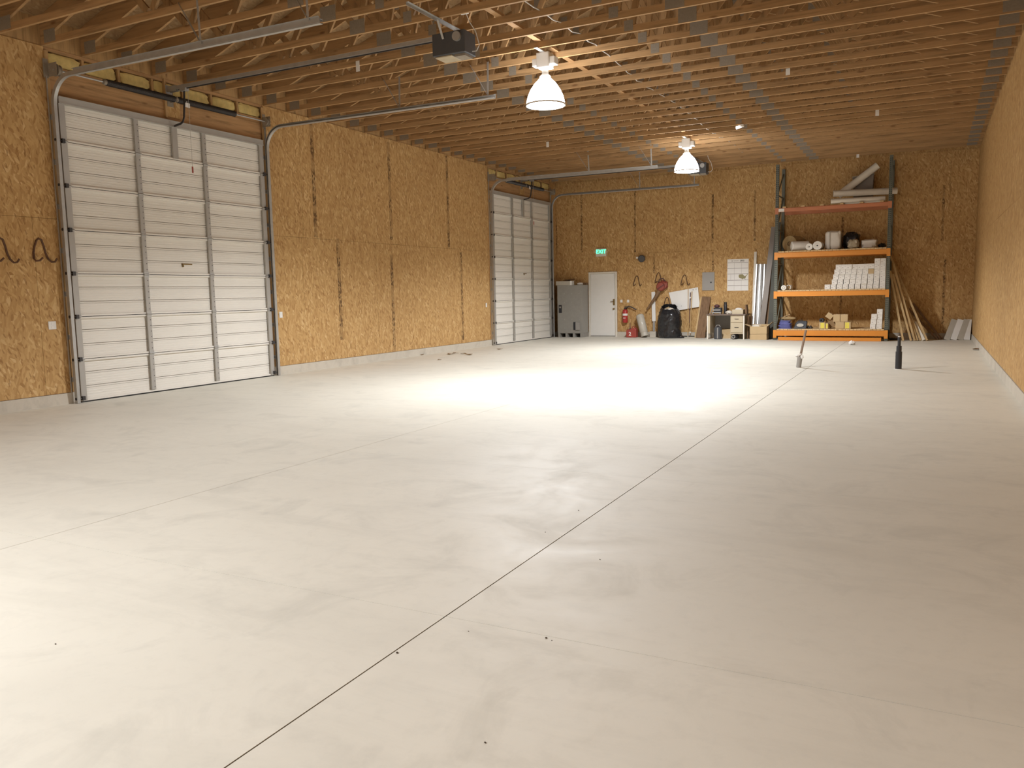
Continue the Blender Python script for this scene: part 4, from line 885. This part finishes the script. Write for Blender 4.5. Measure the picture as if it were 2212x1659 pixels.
for li, (z0, z1) in enumerate(LV):
    for yy in (YF-0.03, YB+0.03):
        bm_ = part('beam', MB().box(XL+0.044, XR-0.044, yy, yy+0.045, z0, z1).box(XL+0.044, XR-0.044, yy+0.01, yy+0.045, z1, z1+0.012), 'redorange' if li == 3 else 'orange', t, bevel=0.004)
        for xc in (XL, XR):
            s = 1 if xc == XL else -1
            part('end_plate', MB().box(xc-0.046, xc+0.046, yy-0.002, yy+0.003, z0-0.06, z1+0.02), 'redorange' if li == 3 else 'orange', bm_)
    if li == 3:
        part('white_tape', MB().box(XL+0.05, XL+0.20, YF-0.034, YF-0.0305, z0+0.005, z1-0.005), 'paper', t)
    zt = z1+0.013
    n = 29 if li < 3 else 6
    sw = (XR-XL-0.10)/29
    for k in range(n):
        xk = XL+0.05+sw*k if li < 3 else XL+0.15+(XR-XL-0.4)*k/5
        part('deck_slat', MB().box(xk+0.003, xk+sw-0.003, YF-0.025, YB+0.07, zt, zt+0.036), 'slat', t)
DK = [z1+0.013+0.036+0.001 for z0, z1 in LV]
for i, yy in enumerate((-1.24, -1.05)):
    solo('spare_beam', MB().box(XL+0.12, XR-0.13, yy, yy+0.05, 0.002, 0.095).box(XL+0.10, XL+0.12, yy-0.004, yy+0.054, 0.002, 0.10).box(XR-0.13, XR-0.11, yy-0.004, yy+0.054, 0.002, 0.10), 'orange' if i == 0 else 'redorange', ('orange spare rack beam lying on the floor in front of the lowest shelf', 'faded spare rack beam lying on the floor under the lowest shelf')[i], 'rack beam', bevel=0.003)
solo('floor_offcut', MB().box(XL+0.75, XL+1.5, -0.85, -0.70, 0.002, 0.09), 'plank', 'pale wood offcut lying under the lowest rack shelf', 'offcut')
def onrack(px, y): return PY(px, 600, y).x

# ---- top level: foam rolls and a bin
def roll(name, pa, ya, pb, yb, r, mat, label, cat, group=None, core=None, lift=None):
    a, c = PY(*pa, ya), PY(*pb, yb)
    if lift is not None: a.z = lift; c.z = lift
    t = thing(name, label, cat, ((a.x+c.x)/2, (a.y+c.y)/2, min(a.z, c.z)-r), group)
    part('roll_body', MB().cyl(a, c, r, n=22), mat, t, True)
    d = (c-a).normalized()
    for e, s in ((a, -1), (c, 1)): part('roll_core', MB().ring(e+d*s*0.002, e+d*s*0.006, r*0.62, r*0.30, 18), core or 'tank', t)
    return t
zt = DK[3]
roll('foam_roll', (1800, 424), -0.95, (1938, 408), -0.62, 0.085, 'foam', 'long pale foam roll lying level on the top rack shelf and sticking past the upright', 'foam roll', lift=PY(1870, 415, -0.8).z)
roll('foam_roll', (1822, 424), -0.72, (1905, 424), -0.62, 0.075, 'foam', 'pale foam roll half hidden under the longest one on the top rack shelf', 'foam roll', lift=zt+0.076)
roll('foam_roll', (1795, 424), -1.12, (1912, 424), -0.98, 0.065, 'foam', 'thinner pale foam roll lying at the front edge of the top rack shelf', 'foam roll', lift=zt+0.066)
a = PY(1811, 410, -0.55); c = PY(1896, 357, -0.50)
t = thing('foam_roll', 'long pale foam roll propped up steeply on the dark bin on the top shelf', 'foam roll', (a.x, -0.5, a.z-0.08))
part('roll_body', MB().cyl((a.x, -0.55, zt+0.26), (c.x, -0.50, c.z), 0.095, n=22), 'foam', t, True)
part('roll_core', MB().ring(V((c.x, -0.50, c.z))+(c-a).normalized()*0.002, V((c.x, -0.50, c.z))+(c-a).normalized()*0.006, 0.06, 0.03, 18), 'tank', t)
a, c = PY(1842, 392, -0.30), PY(1888, 392, -0.30)
t = thing('storage_bin', 'dark open storage bin under the propped foam roll on the top shelf', 'bin', ((a.x+c.x)/2, -0.3, zt))
bz = PY(1866, 378, -0.3).z+0.10
part('bin_body', MB().prism([(a.x+0.05, -0.42, zt+0.001), (c.x-0.03, -0.42, zt+0.001), (c.x, -0.42, bz-0.10), (a.x, -0.42, bz-0.16)], (0, 0.30, 0)), 'taupe', t, bevel=0.01)
part('bin_lip', MB().bar((a.x-0.01, -0.27, bz-0.15), (c.x+0.01, -0.27, bz-0.09), 0.33, 0.018, (0, 1, 0)), 'film', t)

# ---- third level: wrapped rolls and packages
zt = DK[2]
cx_ = XL+0.36
t = thing('insulation_roll', 'brown glass wool roll on its side at the desk end of the third shelf', 'insulation roll', (cx_, -0.7, zt))
part('wool', MB().ring((cx_-0.08, -0.66, zt+0.225), (cx_+0.10, -0.24, zt+0.225), 0.222, 0.07, 26), 'burlap', t, True)
part('wool_core', MB().cyl((cx_-0.06, -0.63, zt+0.225), (cx_+0.09, -0.25, zt+0.225), 0.068, n=18), 'carddark', t, True)
a = onrack(1709, -0.95); c = onrack(1748, -0.6)
t = thing('wrapped_roll', 'fat white wrapped roll lying in front of the brown wool roll', 'roll', ((a+c)/2, -0.8, zt))
part('roll_body', MB().cyl((a, -1.02, zt+0.135), (c, -0.84, zt+0.135), 0.132, n=24), 'wrap', t, True, 0.02)
part('roll_core', MB().ring(V((a, -1.02, zt+0.135))+V((-0.92, -0.35, 0))*0.004, V((a, -1.02, zt+0.135))+V((-0.92, -0.35, 0))*0.012, 0.07, 0.04, 18), 'foam', t)
for px, r, lb in ((1746.5, 0.092, 'smaller of two white paper rolls lying end on at the middle of the third shelf'), (1764, 0.118, 'larger of two white paper rolls lying end on at the middle of the third shelf')):
    xx = onrack(px, -1.15); y1_ = -0.98 if r < 0.1 else -0.72
    t = thing('paper_roll', lb, 'paper roll', (xx, -0.95, zt))
    part('roll_body', MB().ring((xx, -1.16, zt+r+0.001), (xx+0.02, y1_, zt+r+0.001), r, r*0.18, 26), 'wrap', t, True)
    part('wound_edge', MB().ring((xx, -1.163, zt+r+0.001), (xx, -1.1605, zt+r+0.001), r*0.55, r*0.46, 22), 'foam', t)
a, c = onrack(1781, -0.95), onrack(1813, -0.95)
t = thing('wrapped_package', 'big square white wrapped package standing on the third shelf', 'package', ((a+c)/2, -0.75, zt))
part('package_body', MB().blob(((a+c)/2, -0.72, zt+0.255), (c-a)/2+0.01, 0.25, 0.255, 0.10, 3, flat=zt+0.001, sq=0.32, nu=28, nv=16), 'wrap', t, True)
part('strap', MB().box((a+c)/2-0.09, (a+c)/2-0.06, -0.985, -0.972, zt+0.02, zt+0.48), 'tank', t)
a, c = onrack(1822, -0.5), onrack(1852, -0.5)
solo('dark_sack', MB().blob(((a+c)/2, -0.45, zt+0.22), (c-a)/2+0.02, 0.22, 0.24, 0.30, 2.5, flat=zt+0.001, sq=0.6, seed=5, nu=28, nv=16), 'bag', 'dark plastic sack slumped beside the white package on the third shelf', 'sack', smooth=True)
solo('hazy_sack', MB().blob((onrack(1842, -0.9), -0.95, zt+0.12), 0.14, 0.15, 0.13, 0.3, 3, flat=zt+0.001, sq=0.7, seed=11, nu=24, nv=14), 'film', 'cloudy tan plastic bag in front of the dark sack on the third shelf', 'bag', smooth=True)
a, c = onrack(1858, -0.85), onrack(1892, -0.85)
solo('white_sack', MB().blob(((a+c)/2, -0.75, zt+0.115), (c-a)/2, 0.22, 0.125, 0.18, 3, flat=zt+0.001, sq=0.45, seed=7, nu=26, nv=14), 'wrap', 'flat pale wrapped bundle lying flat between the cloudy bag and the rack upright', 'bundle', smooth=True)
solo('black_sack', MB().blob((onrack(1903, -0.8), -0.75, zt+0.06), 0.10, 0.14, 0.07, 0.3, 3, flat=zt+0.001, seed=13), 'bag', 'small flat black bundle beside the rack upright on the third shelf', 'bundle', smooth=True)

# ---- second level: stacked white boxes
zt = DK[1]
r_ = 0.068; xx = onrack(1693, -1.1)
roll('tape_roll', (1693, 600), -1.12, (1696, 600), -0.80, r_, 'wrap', 'short white roll lying alone on the second shelf away from the cartons', 'roll', lift=zt+r_+0.001)
xx = onrack(1703, -0.8); solo('ring_roll', MB().ring((xx, -0.75, zt+0.075), (xx+0.03, -0.62, zt+0.075), 0.074, 0.055, 20), 'foam', 'thin pale ring standing behind the short white roll', 'ring', smooth=True)
XA, XB = onrack(1781, -1.1), XR-0.052; pitch = (XB-XA)/10; bw, bhh, bdp = pitch-0.018, 0.133, 0.30
BXM = MB().box(-bw/2, bw/2, -bdp/2, bdp/2, 0, bhh).mesh('carton_body', 'wrap')
MKM = MB().box(-0.040, -0.015, -bdp/2-0.0012, -bdp/2-0.0002, 0.040, 0.052).box(0.02, 0.05, -bdp/2-0.0012, -bdp/2-0.0002, 0.075, 0.082).mesh('label_print', 'line')
SEM = MB().box(-bw/2+0.006, bw/2-0.006, -bdp/2-0.0010, -bdp/2-0.0002, bhh-0.022, bhh-0.016).mesh('lid_seam', 'tank')
def white_box(x, y, z, rz, label, group):
    o = thing('white_box', label, 'box', (x, y, z), group); o.rotation_euler.z = rz
    link('carton_body', BXM, o); link('label_print', MKM, o); link('lid_seam', SEM, o); return o
X0 = XA+pitch/2
cols = [1, 5, 5, 5, 5, 5, 5, 5, 6, 6]; leanx = [0]+[0.030*(1-q/8) for q in range(9)]
for i, (n, lx) in enumerate(zip(cols, leanx)):
    for k in range(n):
        if i == 7 and k == 3:
            q = solo('brown_box', MB().box(X0+pitch*i+lx*k-bw/2, X0+pitch*i+lx*k+bw/2, -1.10, -0.82, zt+bhh*k, zt+bhh*k+bhh-0.004), 'card', 'single tan cardboard box among the stacked white boxes', 'box'); continue
        x = X0+pitch*i+lx*k+random.uniform(-0.001, 0.001)
        white_box(x, -0.95+random.uniform(-0.015, 0.015), zt+(bhh+0.0005)*k, random.uniform(-0.006, 0.006), 'small white carton stacked with others on the second rack shelf', 'white cartons stacked on the second shelf')

# ---- lowest level
zt = DK[0]
a, c = onrack(1684, -0.95), onrack(1714, -0.95); tx = (a+c)/2
for k in range(7):
    m = MB(); n = 24; z0 = zt+0.001+k*0.034; vs = []
    wv = (c-a)/2*(1-0.03*k)*(1.0, 0.90, 1.02, 0.93, 1.0, 0.88, 0.96)[k]
    for sgn in (0, 1):
        for i in range(n):
            ph = 2*math.pi*i/n
            rx = wv*(abs(math.cos(ph))**0.5)*math.copysign(1, math.cos(ph))*(1+0.05*noise.noise(V((k*3.1, ph, 0)))); ry = 0.17*(abs(math.sin(ph))**0.5)*math.copysign(1, math.sin(ph))
            vs.append(V((tx+rx+0.012*math.sin(k*2.2), -0.95+ry, z0+sgn*(0.024+0.010*noise.noise(V((ph*1.5, k, 5)))))))
    m.add(vs, [tuple(range(n))[::-1], tuple(range(n, 2*n))]+[(i, (i+1) % n, n+(i+1) % n, n+i) for i in range(n)])
    solo('folded_tarp', m, 'tarp', 'blue folded tarp in the pile on the lowest shelf', 'tarp', 'blue tarps in a pile')
tz = zt+0.245
solo('tan_sack', MB().blob((tx+0.08, -0.93, tz+0.045), 0.20, 0.20, 0.042, 0.2, 2.5, flat=tz+0.002, seed=3), 'burlap', 'flat tan sack lying on top of the blue tarps', 'sack', smooth=True)
solo('tan_board', MB().bar((tx-0.20, -0.80, tz+0.03), (tx+0.05, -0.60, tz+0.13), 0.08, 0.02, (0.6, -0.6, 0.4)), 'card', 'short tan board end sticking out behind the blue tarps', 'board')
a, c = onrack(1716.5, -1.05), onrack(1744.5, -1.05)
t = thing('tool_case', 'black plastic tool case with a pale oval emblem on the lowest shelf', 'tool case', ((a+c)/2, -0.98, zt))
part('case_body', MB().prism([(a, -1.12, zt+0.001), (c, -1.12, zt+0.001), (c+0.01, -1.02, zt+0.19), (c-0.02, -1.00, zt+0.215), (a+0.09, -1.00, zt+0.215), (a+0.05, -1.02, zt+0.17)], (0, 0.12, 0.0)), 'black', t, bevel=0.015)
part('emblem', MB().prism([V(((a+c)/2+0.005+0.095*math.cos(q*math.pi/8), -1.122+0.085*(0.52+0.3*math.sin(q*math.pi/8))*1.06-0.012, zt+0.001+0.19*(0.52+0.25*math.sin(q*math.pi/8)))) for q in range(16)], (0, -0.004, 0.0015)), 'tank', t)
part('case_handle', MB().tube([((a+c)/2-0.06, -0.99, zt+0.21), ((a+c)/2-0.05, -0.97, zt+0.235), ((a+c)/2+0.05, -0.97, zt+0.235), ((a+c)/2+0.06, -0.99, zt+0.21)], 0.010, 8), 'black', t, True)
for i, px in enumerate((1748, 1753.5)):
    xx = onrack(px, -0.95); solo('pipe_fitting', MB().cyl((xx, -1.0, zt+0.032), (xx+0.02, -0.90, zt+0.032), 0.03, n=14).cyl((xx, -0.95, zt+0.03), (xx, -0.95, zt+0.085), 0.022, n=12), 'darksteel', 'small dark pipe fitting beside the black tool case', 'fitting', 'pipe fittings on the lowest shelf', smooth=True)
def carton(px0_, px1_, y, dep, h, z, label, yellow=None, rz=0.0):
    a, c = onrack(px0_, y), onrack(px1_, y); xm = (a+c)/2
    t = thing('cardboard_box', label, 'cardboard box', (xm, y+dep/2, z))
    part('box_body', MB().box(a, c, y, y+dep, z, z+h), 'card', t, bevel=0.004)
    part('tape_seam', MB().box(xm-0.015, xm+0.015, y+0.01, y+dep-0.01, z+h, z+h+0.0015), 'foam', t)
    if yellow: part('yellow_label', MB().box(a+(c-a)*yellow[0], a+(c-a)*yellow[1], y-0.002, y-0.0005, z+h*0.08, z+h*0.94), 'yellow', t)
    return t
z0 = zt+0.001
carton(1771.5, 1785, -1.05, 0.22, 0.175, z0, 'small cardboard box with a yellow label under the dark reel', (0.25, 0.85))
xx = onrack(1777, -0.95); solo('cable_reel', MB().ring((xx, -1.04, z0+0.175+0.060), (xx+0.02, -0.90, z0+0.175+0.060), 0.058, 0.022, 20), 'black', 'small dark reel lying on the yellow labelled box', 'reel', smooth=True)
carton(1807, 1826, -1.0, 0.26, 0.185, z0, 'long low cardboard box under two square cartons on the lowest shelf')
carton(1827, 1840.5, -1.06, 0.26, 0.185, z0, 'small cardboard box with a bright yellow label beside the dark shadow', (0.10, 0.75))
carton(1802, 1816.5, -0.95, 0.22, 0.205, z0+0.187, 'square cardboard carton standing on the long low box, next to the tipped box')
carton(1817.5, 1833.5, -0.95, 0.22, 0.205, z0+0.187, 'square cardboard carton standing on the low boxes, casting the dark shadow')
a = onrack(1787, -1.0)
t = thing('cardboard_box', 'open brown box tipped over in the middle of the lowest shelf', 'cardboard box', (a+0.12, -0.74, z0))
M_ = Matrix.Translation((a+0.13, -0.74, z0+0.0955)) @ Matrix.Rotation(math.radians(-28), 4, 'Y')
part('box_body', MB().box(-0.085, 0.085, -0.11, 0.11, -0.06, 0.12).xf(M_), 'carddark', t, bevel=0.003)
part('box_flap', MB().box(-0.085, -0.079, -0.11, 0.11, 0.12, 0.20).xf(M_), 'carddark', t)
a = onrack(1791, -0.95)
M_ = Matrix.Translation((a+0.02, -0.74, z0+0.345)) @ Matrix.Rotation(math.radians(36), 4, 'Y')
t = thing('cardboard_box', 'tan box balanced on its corner on the tipped brown box', 'cardboard box', (a, -0.86, z0+0.22))
part('box_body', MB().box(-0.085, 0.085, -0.10, 0.10, -0.075, 0.075).xf(M_), 'card', t, bevel=0.003)
part('tape_seam', MB().box(-0.015, 0.015, -0.10, 0.10, 0.0752, 0.077).xf(M_), 'foam', t)
carton(1786, 1791.5, -1.08, 0.2, 0.15, z0, 'narrow pale box standing in front of the tipped brown box', (0.1, 0.8))
X1 = onrack(1889, -1.0); X2 = onrack(1902.5, -1.0)
for k in range(3): white_box(X1+0.012*k, -0.97, z0+(bhh+0.0005)*k, 0.01*k, 'small white carton in the two short stacks on the lowest shelf', 'white cartons on the lowest shelf')
for k in range(4): white_box(X2+0.004*k, -0.95, z0+(bhh+0.0005)*k, -0.01*k, 'small white carton in the two short stacks on the lowest shelf', 'white cartons on the lowest shelf')

# ================================================================== right of the rack
PL = [((1923, 552), -0.40, (2003, 736), -0.80, 0.10, 'plank', 'longest pale plank leaning on the rack upright'),
      ((1923, 585), -0.86, (1951, 736), -0.95, 0.09, 'plank', 'plank standing steepest against the rack upright'),
      ((1929, 592), -0.78, (1968, 736), -0.92, 0.09, 'plank', 'second steepest pale plank against the rack upright'),
      ((1930, 570), -0.68, (1976, 736), -0.88, 0.09, 'plank', 'plank leaning among the pale planks, reaching nearly to the second shelf beam'),
      ((1935, 605), -0.60, (1982, 736), -0.85, 0.08, 'plank', 'middle plank of the pale leaning planks beside the rack'),
      ((1946, 632), -0.55, (1989, 736), -0.83, 0.08, 'plank', 'shorter pale plank whose top stops at the second shelf'),
      ((1975, 697), -0.62, (1995, 736), -0.82, 0.09, 'foam', 'shortest pale offcut leaning in front of the planks')]
for (pa, ya, pb, yb, w_, m_, lb) in PL: lean('leaning_plank', *pa, ya, *pb, yb, w_, 0.05 if pa[1] < 690 else 0.10, m_, lb, 'plank', 'pale planks leaning beside the rack', ref=(0, 1, 0))
for i, (pa, pb) in enumerate((((1972, 655), (2034, 734)), ((1960, 665), (2026, 734)))):
    lean('brown_plank', *pa, -0.10-0.06*i, *pb, -0.16-0.10*i, 0.07, 0.06, 'brownboard', ('dark brown plank leaning low against the back wall past the pale planks', 'dark brown plank leaning just in front of the other dark one')[i], 'plank', ref=(0, 1, 0))
solo('floor_scrap', MB().blob((onrack(1935, -0.6), -0.55, 0.03), 0.14, 0.10, 0.03, 0.3, 4, flat=0.002), 'bag', 'flat dark scrap on the floor behind the leaning planks', 'scrap', smooth=True)
for i in range(4):
    a = PY(2062+13.3*i, 690, -0.10); c = PY(2045+14.5*i, 731, -0.30)
    a = V((min(a.x, W-0.09), -0.12, a.z)); c = V((c.x, -0.32, 0.006))
    d = (a-c).normalized(); r = V((1, 0, 0)); r = (r-d*r.dot(d)).normalized(); n = d.cross(r); n = n if n.y < 0 else -n
    m = MB().bar(c, a, 0.145, 0.006, r).bar(c+r*0.07-n*0.03, a+r*0.07-n*0.03, 0.006, 0.06, r).bar(c-r*0.07-n*0.03, a-r*0.07-n*0.03, 0.006, 0.06, r)
    solo('gutter_piece', m, 'white' if i % 2 else 'tank', ('grey gutter offcut leaning in the far corner, outermost of the four', 'white gutter offcut leaning between two grey ones', 'grey gutter offcut leaning between two white ones', 'white gutter offcut leaning right in the corner')[i], 'gutter', 'gutter offcuts in the corner')

# ================================================================== on the floor
b = PZ(1725, 793.5)
t = thing('conduit_stub', 'thin bent steel conduit sticking up from the floor in a grey taped sleeve', 'conduit', (b.x, b.y, 0))
k1 = PY(1728.5, 773, b.y); top = PY(1741, 713, b.y)
part('sleeve', MB().cyl((b.x, b.y, 0.0), (k1.x-0.005, b.y, 0.20), 0.045, 0.048, n=16), 'panelgrey', t, True)
part('tape', MB().tube([(b.x+0.0+0.052*math.cos(q*0.9), b.y+0.052*math.sin(q*0.9), 0.17+0.012*q) for q in range(9)], 0.016, 6).blob((b.x+0.06, b.y-0.03, 0.20), 0.03, 0.02, 0.035, 0.4, 4), 'paper', t, True)
part('pipe', MB().tube([(b.x+0.005, b.y, 0.10), (k1.x+0.005, b.y, 0.22), (k1.x+(top.x-k1.x)*0.72, b.y, 0.22+(top.z-0.22)*0.70), (k1.x+(top.x-k1.x)*0.80, b.y, 0.22+(top.z-0.22)*0.80), (top.x, b.y, top.z)], 0.021, 12), 'conduit', t, True)
b = PZ(1940.5, 797)
t = thing('drain_stub', 'black stepped pipe stub standing up from the floor', 'pipe', (b.x, b.y, 0))
part('lower_pipe', MB().cyl((b.x, b.y, 0.004), (b.x, b.y, 0.31), 0.054, n=22), 'black', t, True)
part('coupling', MB().cyl((b.x, b.y, 0.31), (b.x, b.y, 0.41), 0.044, n=22), 'black', t, True)
part('upper_pipe', MB().cyl((b.x, b.y, 0.41), (b.x, b.y, 0.57), 0.027, n=18), 'black', t, True)
part('pale_cap', MB().cyl((b.x, b.y, 0.57), (b.x, b.y, 0.585), 0.020, n=14), 'paper', t)
part('grout_ring', MB().ring((b.x, b.y, 0.0), (b.x, b.y, 0.004), 0.075, 0.052, 22), 'paper', t)
b = PZ(1840, 745); solo('crumpled_wrapper', MB().blob((b.x, b.y, 0.05), 0.075, 0.07, 0.05, 0.5, 4, flat=0.002, seed=2), 'paper', 'crumpled white wrapper on the floor in front of the rack', 'wrapper', smooth=True)
for i, (px, py, s) in enumerate(((973, 766, 1.0), (983, 764, 0.9), (1001, 765, 0.8), (1014, 767, 1.0), (951, 760, 0.9), (910, 767, 0.7), (1079, 755, 0.9), (949, 778, 0.5), (2112, 756, 1.3))):
    b = PZ(px, py); m = MB(); n = 10; vs = []
    for j in range(n):
        ph = 2*math.pi*j/n; r = 0.06*s*(1+0.3*math.sin(3*ph+i))
        vs.append(V((b.x+r*1.5*math.cos(ph), b.y+r*1.2*math.sin(ph), 0.006+0.022*s*abs(math.cos(ph*1.0+i)))))
    m.prism(vs, (0, 0, 0.004))
    solo('dry_leaf', m, 'leaf', 'curled dry brown leaf on the concrete floor', 'leaf', 'dry leaves blown onto the floor')
for i, (px, py, s) in enumerate(((858, 1411, 1.3), (1180, 1379, 1.2), (120, 1392, 0.9), (1250, 1103, 0.9), (1296, 1209, 0.8), (1048, 1605, 0.9), (1192, 1384, 0.6), (1012, 1364, 0.6), (1178, 1150, 0.7))):
    b = PZ(px, py); solo('pebble', MB().blob((b.x, b.y, 0.002*s), 0.0045*s, 0.0035*s, 0.003*s, 0.3, 3, flat=0.0002, nu=8, nv=6, seed=i), 'joint', 'tiny dark pebble on the bare concrete floor', 'pebble', 'pebbles scattered on the floor')
